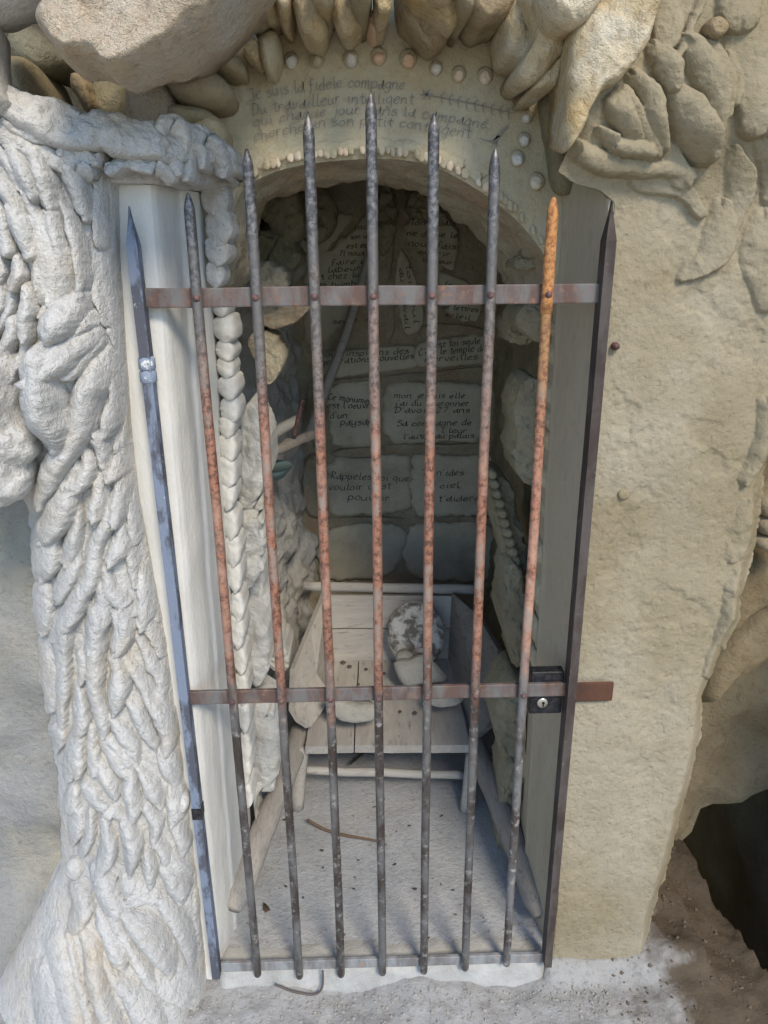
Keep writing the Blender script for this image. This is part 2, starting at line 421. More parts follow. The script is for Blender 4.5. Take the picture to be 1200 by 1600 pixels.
def rough(p, a):
    return a*(1.0*fbm(p, 24, 3)+.45*fbm(p, 75, 3)+.5*(.5-noise.turbulence(p*34, 3, True)))

def relief(parent, region, base, pieces, mat, bg_name, name, NU, NV, amp=.0022, fill=1.25, hmul=1.7, sk=.52, warp=4.0, bgfn=None, side=.10):
    """Carved mortar: one continuous surface shaped by overlapping leaf strokes and then cut into one object for each leaf.
    region(v) -> (y, xleft, xright) and the strokes are in photo pixels; base(x, y) is the depth of the block that is carved."""
    import numpy as np
    rows = [region(j/NV) for j in range(NV+1)]
    Yp = np.array([[r[0]]*(NU+1) for r in rows]); Xp = np.array([[lerp(r[1], r[2], i/NU) for i in range(NU+1)] for r in rows])
    B = np.empty_like(Xp); K = np.empty_like(Xp); WX = np.empty_like(Xp); WY = np.empty_like(Xp)
    for j in range(NV+1):
        for i in range(NU+1):
            x, y = Xp[j, i], Yp[j, i]; B[j, i] = base(x, y)
            q = Vector((x*.035, y*.035, 1)); q2 = Vector((x*.11, y*.11, 5))
            WX[j, i] = x+warp*(noise.noise(q)+.45*noise.noise(q2)); WY[j, i] = y+warp*(noise.noise(q+Vector((9, 4, 0)))+.45*noise.noise(q2+Vector((3, 8, 0))))
    h = np.zeros_like(Xp); idx = np.full(Xp.shape, -1)
    for f, (pts, hf, skew, lift) in enumerate(pieces):
        P = [tuple(p) for p in pts]
        if len(P) == 2: P.insert(1, tuple((a+b)/2 for a, b in zip(*P)))
        P = resample(catmull(P, 8), 26); n = len(P); hwm = max(p.z for p in P)*fill
        x0 = min(p.x for p in P)-hwm; x1 = max(p.x for p in P)+hwm; y0 = min(p.y for p in P)-hwm; y1 = max(p.y for p in P)+hwm
        m = (WX > x0) & (WX < x1) & (WY > y0) & (WY < y1)
        if not m.any(): continue
        x = WX[m]; y = WY[m]; best = np.full(x.shape, 1e9); S = np.zeros_like(x); T = np.zeros_like(x); HW = np.ones_like(x)
        for k in range(n-1):
            a, b = P[k], P[k+1]; dx, dy = b.x-a.x, b.y-a.y; L2 = dx*dx+dy*dy+1e-9
            t = np.clip(((x-a.x)*dx+(y-a.y)*dy)/L2, 0, 1); ex = x-(a.x+t*dx); ey = y-(a.y+t*dy); d = np.hypot(ex, ey)
            hw = (a.z+(b.z-a.z)*t)*fill; r = d/hw
            nx, ny = -dy, dx
            if nx+.6*ny < 0: nx, ny = -nx, -ny
            sg = np.sign(ex*nx+ey*ny); u = r < best
            best = np.where(u, r, best); S = np.where(u, r*sg, S); T = np.where(u, (k+t)/(n-1), T); HW = np.where(u, hw, HW)
        q = np.where(S < skew, (S-skew)/(1+skew), (S-skew)/(1-skew)); aq = np.clip(np.abs(q), 0, 1)
        prof = np.where(q < 0, (1-aq**1.9)**.85, (1-aq**2.8)**.6)
        sc = pxm(P[n//2].x, P[n//2].y, 0)
        hh = np.where(best < 1, HW/fill*sc*hf*hmul*prof + lift*T*np.clip((1-best)*5, 0, 1), -1)
        cur = h[m]; ci = idx[m]; w_ = hh > cur
        cur[w_] = hh[w_]; ci[w_] = f; h[m] = cur; idx[m] = ci
    V = []
    for j in range(NV+1):
        for i in range(NU+1):
            x, y = Xp[j, i], Yp[j, i]; p = at(x, y, B[j, i])
            e = bgfn(x, y, p) if bgfn else 0
            d = rough(p, amp)
            p.y -= h[j, i]+d+e; p.x += .4*d; p.z += .5*d
            if side and (i == 0 or i == NU): p.y += side
            V.append(p)
    groups = {}
    for j in range(NV):
        for i in range(NU):
            a = j*(NU+1)+i; groups.setdefault(int(idx[j, i]), []).append((a, a+NU+1, a+NU+2, a+1))
    for f, Q in groups.items():
        mp = {}; VV = []; FF = []
        for q in Q:
            r = []
            for k in q:
                if k not in mp: mp[k] = len(VV); VV.append(V[k])
                r.append(mp[k])
            FF.append(tuple(r))
        mesh_obj(bg_name if f < 0 else name, VV, FF, mat, parent)

# hand-painted lettering: every letter is a few pen strokes
GL = {
'a':(.5,["48 25 04 02 20 44 48","48 4a 43 50 60"]), 'b':(.5,["0e 00","08 28 46 41 20 01"]), 'c':(.44,["46 28 05 02 20 42"]),
'd':(.5,["48 27 04 01 20 42","4e 42 50"]), 'e':(.46,["04 35 47 28 05 02 20 42"]), 'f':(.4,["4d 2e 1a 10 0g","07 37"]),
'g':(.5,["47 28 05 02 20 43","48 4g 2j 0g"]), 'h':(.5,["0e 00","05 28 46 40 50"]), 'i':(.24,["18 12 20","1b 1c"]),
'j':(.28,["28 2g 0j","2b 2c"]), 'k':(.46,["0e 00","38 04 40"]), 'l':(.26,["1e 12 20 30"]), 'm':(.75,["08 00","05 28 36 30","35 58 66 60 70"]),
'n':(.52,["08 00","05 28 46 41 50"]), 'o':(.5,["28 05 02 20 42 46 28"]), 'p':(.5,["08 0j","06 28 46 42 20 02"]), 'q':(.5,["46 28 05 02 20 43","48 4j"]),
'r':(.4,["08 00","04 18 37"]), 's':(.42,["47 28 06 25 42 20 01"]), 't':(.36,["2c 22 30 40","08 48"]), 'u':(.52,["08 02 20 43","48 42 50"]),
'v':(.46,["08 20 48"]), 'w':(.7,["08 10 36 50 68"]), 'x':(.46,["08 40","48 00"]), 'y':(.5,["08 02 20 43","48 4g 2j 0g"]), 'z':(.46,["08 48 00 40"]),
'J':(.5,["1e 5e","4e 42 20 02"]), 'D':(.62,["1e 10","0e 4d 67 42 00"]), 'R':(.6,["1e 10","0e 4d 4a 17","17 50"]), 'C':(.56,["5c 3e 07 12 30 52"]),
'S':(.52,["5c 2e 0a 47 52 20 01"]), 'M':(.75,["00 0e 35 6e 60"]), 'L':(.5,["2e 10 50","0e 3e"]), 'E':(.5,["4e 2e 0b 27 03 10 40"]), 'T':(.5,["0e 5e","3e 30"]),
'1':(.3,["0b 2e 20"]), 'I':(.3,["2e 00","0e 4e"]), '9':(.5,["49 27 0a 2e 4b 43 10"]), '2':(.5,["0b 2e 4b 00 40"]), '7':(.5,["0e 4e 10"]), '3':(.5,["0d 2e 4b 27 43 20 01"]), "'":(.2,["1e 0b"]), '.':(.2,["10 11"]), ' ':(.32,[]),
}
def hx(ch):
    if ch == 'g': return -3.5
    if ch == 'j': return -5.5
    return int(ch, 16)
def inscription(parent, lines, Y, mat, pen=.0021, name='inscription', slant=.12):
    """lines: (text, x0, y0, x1, y1, letter height px); baselines in photo pixels, painted on the surface at depth Y."""
    mb = MB()
    for text, x0, y0, x1, y1, hp in lines:
        A, B = at(x0, y0, Y), at(x1, y1, Y); D = (B-A); Ln = D.length; D.normalize(); U = Vector((-D.z, 0, D.x))
        if U.z < 0: U = -U
        h = hp*pxm(x0, y0, Y)
        tot = sum((GL.get(c) or GL[c.lower()])[0]+.13 for c in text); sx = Ln/tot
        cx = 0
        for ch in text:
            wd, st = GL.get(ch) or GL[ch.lower()]
            jy = random.uniform(-.05, .05)*h; js = random.uniform(.9, 1.1); jr = random.uniform(-.06, .06)
            for s in st:
                pts = []
                for tok in s.split():
                    gx = hx(tok[0])/10.0; gy = hx(tok[1])/14.0
                    pts.append((gx+random.uniform(-.02, .02), gy*js+random.uniform(-.02, .02)))
                pts = catmull(pts, 4) if len(pts) > 2 else catmull([pts[0], tuple((a+b)/2 for a, b in zip(*pts)), pts[1]], 3)
                W = [A + D*((cx+gx+slant*gy+jr*gy)*sx) + U*(gy*h+jy) for gx, gy in pts]
                Lft, Rt = [], []
                for k, p in enumerate(W):
                    t = W[min(k+1, len(W)-1)]-W[max(k-1, 0)]
                    if t.length < 1e-7: t = D
                    t.normalize(); nn = Vector((-t.z, 0, t.x))
                    wv = pen*(.62+.55*abs(t.dot((D*.5-U).normalized())))*random.uniform(.85, 1.1)
                    Lft.append(p+nn*wv/2); Rt.append(p-nn*wv/2)
                nn = len(W)
                mb.add(Lft+Rt, [(i, i+1, nn+i+1, nn+i) for i in range(nn-1)])
            cx += wd+.13
    return mb.build(name, mat, parent)

# ================================================================== THE SETTING
GX0, GX1, GY0, GY1 = -1.3, 1.5, -.7, .9
def gz(X, Y):
    z = -.052+.006*fbm((X, Y, 0), 5, 4)+.004*fbm((X, Y, 4), 22, 3)
    if Y > -.35 and abs(X) < 1.3: z += .026*smooth((Y+.22)/.25)*(.6+.8*noise.noise(Vector((X*5, Y*5, 0)))) + .005*fbm((X, Y, 2), 26, 3)
    z += .045*smooth((X-.56)/.15)*smooth((Y+.25)/.4)*(.5+noise.noise(Vector((X*7, Y*7, 3))))
    if .40 < X < .80: z += .035*smooth((Y+.035)/.055)
    if Y > .03 and -.6 < X < .56: z = -.12
    pe = table([(-.7,1.02),(-.13,.965),(.25,.915),(.9,.88)], Y)+.03*noise.noise(Vector((Y*6, 3, 1)))+.012*noise.noise(Vector((Y*22, 3, 1)))
    if X > pe: z -= .85*smooth((X-pe)/.05)
    return z
mb = MB()
mb.grid(lambda u, v: (lerp(GX0, GX1, u), lerp(GY0, GY1, v), gz(lerp(GX0, GX1, u), lerp(GY0, GY1, v))), 300, 170)
for x0, x1, y0, y1 in ((-60, 60, 2.4, 60), (-60, GX0, GY0, 2.4), (2.7, 60, GY0, 2.4), (GX0, 2.7, GY1, 2.4)):
    mb.add([(x0, y0, -.054), (x1, y0, -.054), (x1, y1, -.054), (x0, y1, -.054)], [(0, 1, 2, 3)])
mb.add([(GX1, GY0, -.9), (2.7, GY0, -.9), (2.7, GY1, -.9), (GX1, GY1, -.9)], [(0, 1, 2, 3)])
ground = mb.build('ground', M['ground'], kind='structure')
mb = MB(); mb.grid(lambda u, v: (lerp(-60, 60, u), lerp(-60, GY0, v), -.054), 20, 10); mb.build('bounce_court', M['sand'], kind='structure')  # unseen ground out front, made pale to bounce warm light upward

mb = MB()
mb.grid(lambda u, v: (lerp(-.5, .6, u), lerp(.035, 1.75, v), .018+.004*fbm((lerp(-.5, .6, u), lerp(.0, 1.75, v), 0), 6, 4)), 60, 90)
mb.build('niche_floor', M['floor'], kind='structure')
mb = MB()
def sillf(u, v):
    X = lerp(-.43, .425, u); prof = [(.10, .012), (.05, .022), (.020, .020), (.008, .008), (.002, -.015), (-.010, -.06)]
    k = v*(len(prof)-1); i = min(int(k), len(prof)-2); t = k-i
    y = lerp(prof[i][0], prof[i+1][0], t); z = lerp(prof[i][1], prof[i+1][1], t)
    d = .005*fbm((X, y*2, z*2), 16, 5)+.004*noise.noise(Vector((X*7, 0, 2))); return (X, y-d+.03*smooth((abs(X)-.385)/.04), z+d*.6-.05*smooth((abs(X)-.385)/.045))
mb.grid(sillf, 90, 15, True)
mb.build('door_sill', M['sill'], kind='structure')

# ------------------------------------------------------------------ outer mass of the grotto
gw = thing('grotto_wall', 'grey weathered plaster wall left of the carved white pillar, running on around the niche', 'wall', (0, .3, 0))
mb = MB()
def lw(u, v):
    X = lerp(-2.6, -.42, u); z = lerp(-.12, 1.62, v)
    y = .13+.03*fbm((X, 0, z), 2.2, 4)+.010*fbm((X, 3, z), 9, 4) - .10*smooth((.28-z)/.35)*(1 if X < -.5 else .3)
    return (X, y, z)
mb.grid(lw, 90, 90)
mb.build('plaster_face', M['grey_wall'], gw)
mb = MB()
def tw(u, v):
    X = lerp(-2.6, 2.8, u); z = lerp(1.60, 3.3, v)
    y = .34+.03*fbm((X, 7, z), 4, 4) - (.24*smooth((z-2.12)/.35))
    return (X, y, z)
def tw_hole(u, v): return tw(u, v)
# upper face in three panels, leaving the arch to its own stonework
mb.grid(lambda u, v: tw(lerp(0, .425, u), v), 60, 40)
mb.grid(lambda u, v: tw(lerp(.425, .575, u), lerp(.26, 1, v)), 40, 30)
mb.grid(lambda u, v: tw(lerp(.575, 1, u), v), 60, 40)
mb.build('upper_face', M['ochre_dark'], gw)
mb = MB()      # unseen bulk of the building behind, closed to block sky light: back, roof, ends
mb.add([(-2.6,.1,3.3),(2.8,.1,3.3),(2.8,2.4,3.3),(-2.6,2.4,3.3),(-2.6,2.4,-.12),(2.8,2.4,-.12),(-2.6,.1,-.12),(2.8,.1,-.12)],
       [(0,1,2,3),(3,2,5,4),(0,3,4,6),(1,7,5,2)])
mb.build('roof_mass', M['grey_wall'], gw, flat=True)
mb = MB()  # unseen projecting roof, added to keep sky light off the upper stones
def soff(u, v):
    X = lerp(-2.6, 2.8, u); Y = lerp(.36, -.27+.03*noise.noise(Vector((X*3, 0, 4))), v)
    return (X, Y, 2.30+.02*fbm((X, Y, 3), 5, 4)+.10*smooth((v-.9)/.1))
mb.grid(soff, 90, 14)
mb.grid(lambda u, v: (lambda p: (p[0], p[1]+.05*v, p[2]+.5*v))(soff(u, 1)), 90, 4)
mb.build('shade_overhang', M['ochre'], gw)

# ------------------------------------------------------------------ passage right of the plaster pillar
pw = thing('passage_wall', 'brown rough rock wall in shadow beside the dark opening, right of the tan pillar', 'wall', (.95, .5, 0))
mb = MB()
def prw(u, v):
    X = lerp(.50, 2.8, u); z = lerp(.12, 2.2, v)
    edge = table([(.50, -.1), (.87, -.1), (.90, -.02), (.96, .08), (1.05, .14), (1.2, .20), (2.8, .20)], X)+.02*noise.noise(Vector((X*9, 1, 1)))
    z = lerp(edge, 2.2, v)
    y = .42+.05*fbm((X, 11, z), 3, 4)+.02*fbm((X, 2, z), 9, 4)-.12*smooth((z-.75)/.6)-.10*smooth((X-.95)/.4)*smooth((z-.6)/.4)
    return (X, y, z)
mb.grid(prw, 70, 80)
mb.grid(lambda u, v: (lambda p: (p[0], lerp(p[1], 1.5, v), p[2]-.02*v))(prw(u, 0)), 70, 8, True)
mb.build('rock_face', M['passage'], pw)
mb = MB()
mb.grid(lambda u, v: (lerp(2.7, .7, u), 1.3+.05*fbm((u*4, 1, v), 3, 3), lerp(-1, .9, v)), 30, 30, True)
mb.build('passage_lining', M['passage'], pw)
mb = MB()      # unseen projection added to keep light off the passage and right pillar
mb.grid(lambda u, v: (1.30+.04*fbm((2, u*3, v*3), 2, 3), lerp(1.5, -.60, u), lerp(-1, 2.5, v)), 30, 40)
mb.grid(lambda u, v: (lerp(1.30, 2.7, u), -.60+.04*fbm((2, u*3, v*3), 2, 3), lerp(-1, 2.5, v)), 30, 40)
mb.grid(lambda u, v: (lerp(1.30, 2.7, u), lerp(-.60, .6, v), 2.5), 4, 4)
mb.build('shade_pier', M['passage'], pw)
for ol in ([(1186,778),(1240,770),(1250,800),(1190,806)], [(1187,808),(1250,806),(1250,832),(1188,834)], [(1184,836),(1250,836),(1250,860),(1182,856)]):
    stone(pw, ol, .20, M['tan_carved'], depth=.03, back=.2, name='ledge_stone')
for ol in ([(1140,900),(1205,860),(1250,880),(1210,930),(1150,960),(1120,990)], [(1110,1020),(1190,940),(1250,960),(1190,1020),(1120,1070),(1095,1100)]):
    stone(pw, ol, .33, M['passage'], depth=.05, back=.2, name='rock_ledge', amp=.008)

# ------------------------------------------------------------------ LEFT CARVED PILLAR
lp = thing('carved_pillar', 'white mortar pillar carved with overlapping leaf lobes, left of the gate', 'pillar', (-.5, .05, -.05))
XL = [(100,-90),(600,-60),(760,20),(800,45),(1000,58),(1200,88),(1350,95),(1430,50),(1600,-40)]
XR = [(100,190),(400,192),(560,202),(700,212),(800,228),(1000,268),(1200,298),(1400,320),(1600,332)]
AM = [(100,.14),(600,.17),(760,.12),(1200,.10),(1400,.12),(1600,.20)]
def ycol(x, y):
    a, b = table(XL, y), table(XR, y); u = (x-a)/(b-a)*2-1
    u = max(-1, min(1, u))
    return .07 - table(AM, y)*math.sqrt(max(0, 1-u*u*.98))
# pilaster with a splayed reveal beside the opening
mb = MB()
prof = [(-.66,.08),(-.60,.036),(-.50,.030),(-.458,.030),(-.452,.040),(-.446,.030),(-.43,.024),(-.385,.022),(-.372,.024),(-.364,.034),(-.352,.075),(-.346,.115),(-.340,.125),(-.336,.150),(-.326,.205),(-.322,.30),(-.34,.42)]
def pil(u, v):
    k = u*(len(prof)-1); i = min(int(k), len(prof)-2); t = k-i
    x = lerp(prof[i][0], prof[i+1][0], t); y = lerp(prof[i][1], prof[i+1][1], t); z = lerp(-.06, 1.765, v)
    x -= .034*(1-z/1.65); d = .003*fbm((x, y, z), 7, 4); return (x+d, y-d, z)
mb.grid(pil, 64, 70)
mb.build('pilaster', M['white_smooth'], lp)

FR = {
(0,350):[([(300,60,170),(420,300,190),(420,500,150)],.3),
 ([(540,-60,60),(590,120,66),(640,300,66),(645,440,60),(610,540,40)],.9), ([(420,-40,70),(470,150,72),(500,300,62),(455,460,34)],.9),
 ([(330,60,55),(390,210,50),(420,330,46),(425,470,38)],.8), ([(160,-60,100),(230,90,92),(270,230,60)],.8), ([(70,-40,60),(100,90,56),(110,190,42)],.8),
 ([(310,270,62),(330,390,56),(325,480,38)],.8), ([(170,290,70),(180,380,74),(150,460,50)],.8), ([(30,220,50),(60,340,48),(50,430,40)],.8), ([(240,500,76),(245,660,82),(225,840,52)],.8),
 ([(120,480,44),(105,620,48),(60,740,40),(10,820,36)],.8), ([(35,450,52),(40,580,44),(10,700,36)],.8), ([(380,490,50),(370,600,40),(340,690,26)],.7),
 ([(130,740,70),(110,860,66),(40,950,48)],.8), ([(210,880,50),(190,980,42),(130,1120,34)],.8), ([(60,980,70),(70,1090,64),(40,1200,60)],.8), ([(150,1010,60),(100,1180,50)],.7),
 ([(610,560,100),(520,680,150),(430,800,110),(380,860,50)],.7), ([(770,705,24),(680,720,80),(560,790,70),(430,850,60)],.6),
 ([(740,800,60),(600,900,120),(440,1000,160),(330,1080,150)],.6), ([(750,870,50),(650,1010,60),(540,1110,60)],.6), ([(860,800,70),(900,880,50),(940,950,26)],.4),
 ([(820,-20,20),(845,300,22),(880,600,24),(925,900,26)],.5), ([(760,200,90),(780,500,90),(830,700,70)],.15)],
(0,550):[([(350,60,150),(340,250,150),(380,430,160),(450,560,130),(470,660,80)],.75), ([(870,40,90),(740,190,130),(660,340,120),(640,500,120),(560,650,110),(460,800,110),(380,950,90),(320,1120,60)],.5),
 ([(880,230,80),(900,350,80),(850,500,80),(800,610,46)],.6), ([(985,430,40),(975,600,50),(910,700,46)],.6), ([(750,640,80),(790,740,66),(812,900,26)],.6),
 ([(640,730,36),(690,840,70),(630,960,74),(560,1020,40)],.6), ([(770,900,40),(760,1030,62),(730,1200,60)],.6), ([(930,730,70),(920,830,84),(840,930,46)],.6), ([(940,920,66),(930,1040,76),(890,1220,76)],.6),
 ([(1050,780,40),(1068,930,40),(1040,1150,36)],.45), ([(560,880,90),(500,1020,90),(440,1200,100)],.35)],
(30,750):[([(380,40,110),(330,190,130),(250,330,120),(190,410,70)],.5), ([(455,100,26),(440,300,56),(420,440,72),(380,580,60)],.55), ([(220,450,110),(210,600,120),(180,700,70)],.35),
 ([(440,540,40),(400,670,76),(320,830,66),(290,890,30)],.55), ([(610,20,70),(610,170,70),(575,310,36)],.6), ([(790,20,80),(750,190,90),(640,350,70),(570,500,60),(550,680,76),(460,860,90),(360,1030,92),(270,1160,46)],.5),
 ([(780,300,36),(785,440,86),(710,580,66)],.6), ([(880,160,66),(885,330,66),(870,430,46)],.55), ([(965,260,36),(985,450,36),(992,600,16)],.5), ([(820,480,60),(860,640,48),(876,790,26)],.55),
 ([(650,660,50),(690,820,70),(800,920,80),(890,960,40)],.45), ([(610,800,46),(640,950,66),(600,1100,84),(570,1200,80)],.55), ([(960,640,60),(960,900,80),(930,1060,62)],.5), ([(170,820,80),(190,980,90),(190,1110,56)],.35),
 ([(740,1010,70),(790,1090,84),(760,1220,80)],.5), ([(1000,1090,46),(1040,1200,56)],.4), ([(1040,900,34),(1050,1030,30)],.3)],
(60,950):[([(450,20,90),(440,200,90),(430,400,80),(440,620,66),(490,820,60),(495,925,40)],.55), ([(640,30,80),(660,160,84),(600,310,56)],.55), ([(590,360,70),(620,500,84),(600,640,76),(570,740,46)],.55),
 ([(840,130,60),(900,220,60),(925,330,34)],.45), ([(740,180,34),(850,380,60),(930,520,60),(930,640,36)],.45), ([(640,350,34),(760,500,60),(850,660,66),(950,790,90),(990,900,80),(970,1030,56)],.55),
 ([(190,180,80),(190,400,66),(190,620,60),(175,870,36)],.5), ([(330,340,46),(350,440,50),(325,560,24)],.6), ([(300,590,36),(330,760,66),(320,860,66),(270,960,36)],.55), ([(670,680,34),(780,820,70),(850,980,50),(870,1040,24)],.5),
 ([(540,800,36),(640,930,66),(720,1030,56),(740,1180,30)],.5), ([(480,960,34),(570,1080,66),(650,1200,60)],.45), ([(400,880,46),(415,1040,56),(420,1200,50)],.5), ([(290,980,56),(300,1120,66),(300,1200,60)],.5),
 ([(130,900,70),(170,960,64),(150,1030,40)],.4), ([(60,400,90),(80,700,90)],.2), ([(950,1050,46),(1010,1120,66),(1050,1210,40)],.45)],
(80,1150):[([(200,0,70),(180,160,80),(150,270,50)],.45), ([(460,20,56),(560,140,56),(600,220,40)],.5), ([(350,190,50),(430,300,76),(490,410,40)],.55), ([(590,60,50),(600,220,40),(590,360,66),(630,500,66),(610,600,44)],.55),
 ([(270,360,50),(360,470,60),(500,560,50),(545,600,26)],.5), ([(670,240,40),(760,370,70),(820,490,40)],.55), ([(820,120,44),(900,230,80),(960,330,40)],.45), ([(940,390,70),(950,500,86),(920,600,50)],.5),
 ([(730,520,56),(790,640,62),(780,770,40)],.55), ([(570,620,66),(620,780,76),(610,920,56),(595,1020,26)],.6), ([(400,610,40),(440,760,56),(420,880,66),(370,990,60)],.55), ([(170,400,56),(150,500,56),(120,540,30)],.4),
 ([(190,560,60),(190,680,62),(170,780,34)],.35), ([(300,560,50),(290,720,56),(240,850,40)],.45), ([(930,640,50),(990,740,64),(990,850,36)],.5), ([(800,780,50),(860,870,54),(850,940,26)],.55), ([(720,880,50),(750,980,56),(750,1090,36)],.55),
 ([(900,900,50),(980,960,70),(1040,1000,26)],.4), ([(860,980,56),(950,1060,100),(970,1170,60)],.5), ([(340,960,60),(400,1080,90),(480,1240,90)],.45), ([(560,1060,60),(620,1130,90),(760,1160,60)],.3)],
(80,1350):[([(170,150,46),(240,270,90),(200,400,70),(150,450,30)],.45), ([(360,330,36),(420,480,66),(500,610,86),(540,720,46)],.5), ([(540,320,56),(690,440,100),(820,600,100),(900,750,60)],.55),
 ([(470,270,46),(620,220,56),(780,210,56),(900,320,80),(990,480,80),(1040,640,56),(1060,760,30)],.5), ([(420,320,36),(560,540,56),(660,700,60),(760,860,56),(860,960,40)],.5),
 ([(400,640,36),(480,820,60),(620,950,70),(780,1040,90),(830,1150,60)],.5), ([(230,440,36),(310,650,66),(340,850,76),(420,1080,80),(520,1260,70)],.5), ([(760,840,60),(900,880,90),(1040,900,110),(1100,940,50)],.35),
 ([(980,780,60),(1060,850,80),(1080,1000,80)],.3), ([(120,500,36),(180,760,40),(260,1040,50),(300,1240,50)],.4), ([(30,560,90),(80,800,100),(140,1050,100),(200,1260,90)],.25), ([(560,920,50),(700,1120,110),(760,1280,90)],.4),
 ([(-60,800,100),(0,1100,120),(40,1280,110)],.2), ([(880,1000,100),(940,1140,110),(900,1280,90)],.25), ([(1090,200,24),(1100,420,22),(1130,640,20)],.3)],
(0,150):[([(550,600,90),(620,740,86),(675,930,40)],.5), ([(290,480,80),(360,640,86),(410,820,56)],.7), ([(110,420,80),(220,600,92),(300,760,70)],.7), ([(20,420,80),(120,570,70),(180,690,40)],.7),
 ([(20,620,90),(140,800,90),(230,980,76),(290,1180,60)],.8), ([(440,760,40),(540,930,46),(600,1100,50)],.6), ([(380,900,56),(450,1050,62),(500,1200,64)],.7), ([(230,760,80),(310,930,62),(380,1130,56)],.7), ([(-10,780,66),(60,930,66),(110,1160,60)],.8),
 ([(740,560,46),(760,800,56),(790,1100,70)],.3), ([(830,620,14),(850,850,16),(865,1180,16)],.5), ([(0,40,70),(40,250,80)],.5)],
}
PIECES = []
for (ox, oy), L in FR.items():
    for pts, hf in L:
        PIECES.append(([(ox+x/4.8, oy+y/4.8, w_/4.8) for x, y, w_ in pts], hf, .34, .003+.010*(oy < 700)))
def col_region(v):
    y = lerp(200, 1640, v); return (y, table(XL, y)+7*noise.noise(Vector((0, y*.03, 8)))+4*noise.noise(Vector((0, y*.09, 8))), table(XR, y)+2*noise.noise(Vector((0, y*.05, 2))))
relief(lp, col_region, ycol, PIECES, M['white'], 'core', 'frond', 190, 900, amp=.0023, hmul=3.0, fill=1.05, warp=3.6)
# loose mortar lumps between the fronds, and two dimpled discs
for x, y, r in ((117,1358,15),(283,1255,13)):
    o = stone(lp, [(x+r*math.cos(a*.7), y+r*math.sin(a*.7)) for a in range(9)], ycol(x, y)-.012, M['white'], depth=.014, name='dimpled_disc', flat=.35)
stone(lp, [(-70,520),(10,545),(26,600),(30,640),(52,672),(56,700),(44,735),(46,760),(22,782),(-20,800),(-80,805)], -.10, M['white'], depth=.05, back=.16, name='rough_boulder', n=110, K=36, amp=.020, nsc=24, flat=.5, jag=.12)
# branch-like capital
def ycap(x, y): return table([(0,-.09),(60,-.09),(150,-.06),(250,-.03),(330,.06),(380,.16)], x)
CAP = [([(-40,140,26),(10,160,24),(50,180,24),(90,196,29),(128,210,25),(160,205,27),(190,212,29),(225,222,24),(265,226,25),(300,222,24),(328,232,21),(342,258,16),(346,276,10)],.85),
 ([(-40,190,15),(20,212,16),(60,232,15),(95,250,14),(130,268,13),(148,282,9)],.9), ([(92,232,8),(125,242,14),(160,250,11)],.6), ([(165,268,9),(196,252,10),(225,254,12),(256,270,13),(272,290,9)],.7), ([(5,188,12),(50,206,13),(90,222,9)],.7), ([(330,240,14),(352,252,13),(366,276,11)],.7)]
for pts, hf in CAP: frond(lp, pts, ycap, M['white'], hf=hf*1.1, off=(0, 0, 1), name='capital_branch', skew=.1, lift=(.01, .01), rnd=(.06, .06), M_=110, S_=23, skirt=.10, amp=.007)
for pts in ([(440,230,50),(560,240,90),(640,320,70),(660,460,36)], [(420,330,70),(520,400,60),(600,500,26)], [(640,330,60),(690,480,50),(660,650,40)], [(720,360,60),(780,450,56),(780,560,40)], [(830,380,60),(930,470,66),(940,620,46)], [(900,380,50),(1000,450,50),(1040,520,30)], [(560,480,60),(620,620,50)]):
    frond(lp, pts, lambda x, y: ycap(x, y)-.012, M['white'], hf=.9, off=(150,150,4.8), name='capital_finger', M_=36, S_=17, skew=.1, lift=(.0, .012), skirt=.10, amp=.005)
mb = MB()   # mass under the capital
mb.grid(lambda u, v: (lambda p: (p.x, p.y+(.0 if v < .98 else .2)+.006*fbm(p, 18, 3), p.z))(at(lerp(-40, 372, u), lerp(table([(0,165),(.3,200),(.6,215),(.85,225),(1,250)], u), 290, v), ycap(lerp(-40, 372, u), 0)+.045)), 50, 20, True)
mb.build('capital_block', M['white'], lp)
# column of overlapping shell beads at the back edge of the reveal
bead = [(338,322,17,22),(343,360,17,24),(340,400,15,20),(338,430,14,18),(345,485,18,20),(352,513,18,22),(352,545,18,22),(354,578,18,20),(357,608,17,20),(360,640,17,24),(358,672,16,20),(360,705,17,24),(358,742,17,26),(358,782,15,26),(360,822,14,26),(364,862,14,28),(367,905,13,26),(371,948,12,26),(373,992,12,26),(375,1035,12,26),(378,1075,11,26),(381,1120,10,26),(384,1165,10,26),(386,1205,9,24),(388,1245,8,22)]
for x, y, rx, ry in bead:
    x += random.uniform(-2.5, 2); y += random.uniform(-5, 5); rx *= random.uniform(.78, 1.08); ry *= random.uniform(.8, 1.1)
    YBd = .24 if y > 465 else .185
    if y < 465: rx *= 1.2; ry *= 1.35
    frond(lp, [(x-rx*.3, y-ry*1.1, rx*.8), (x, y-ry*.2, rx), (x-rx*.2, y+ry*.75, rx*.75)], YBd, M['shell_white'] if y > 470 else M['white'], hf=.9 if y > 465 else .5, off=(0, 0, 1), name='shell_bead', skew=.3, lift=(0, .014), rnd=(.2, .3), M_=20, S_=13, amp=.0038, skirt=.06)

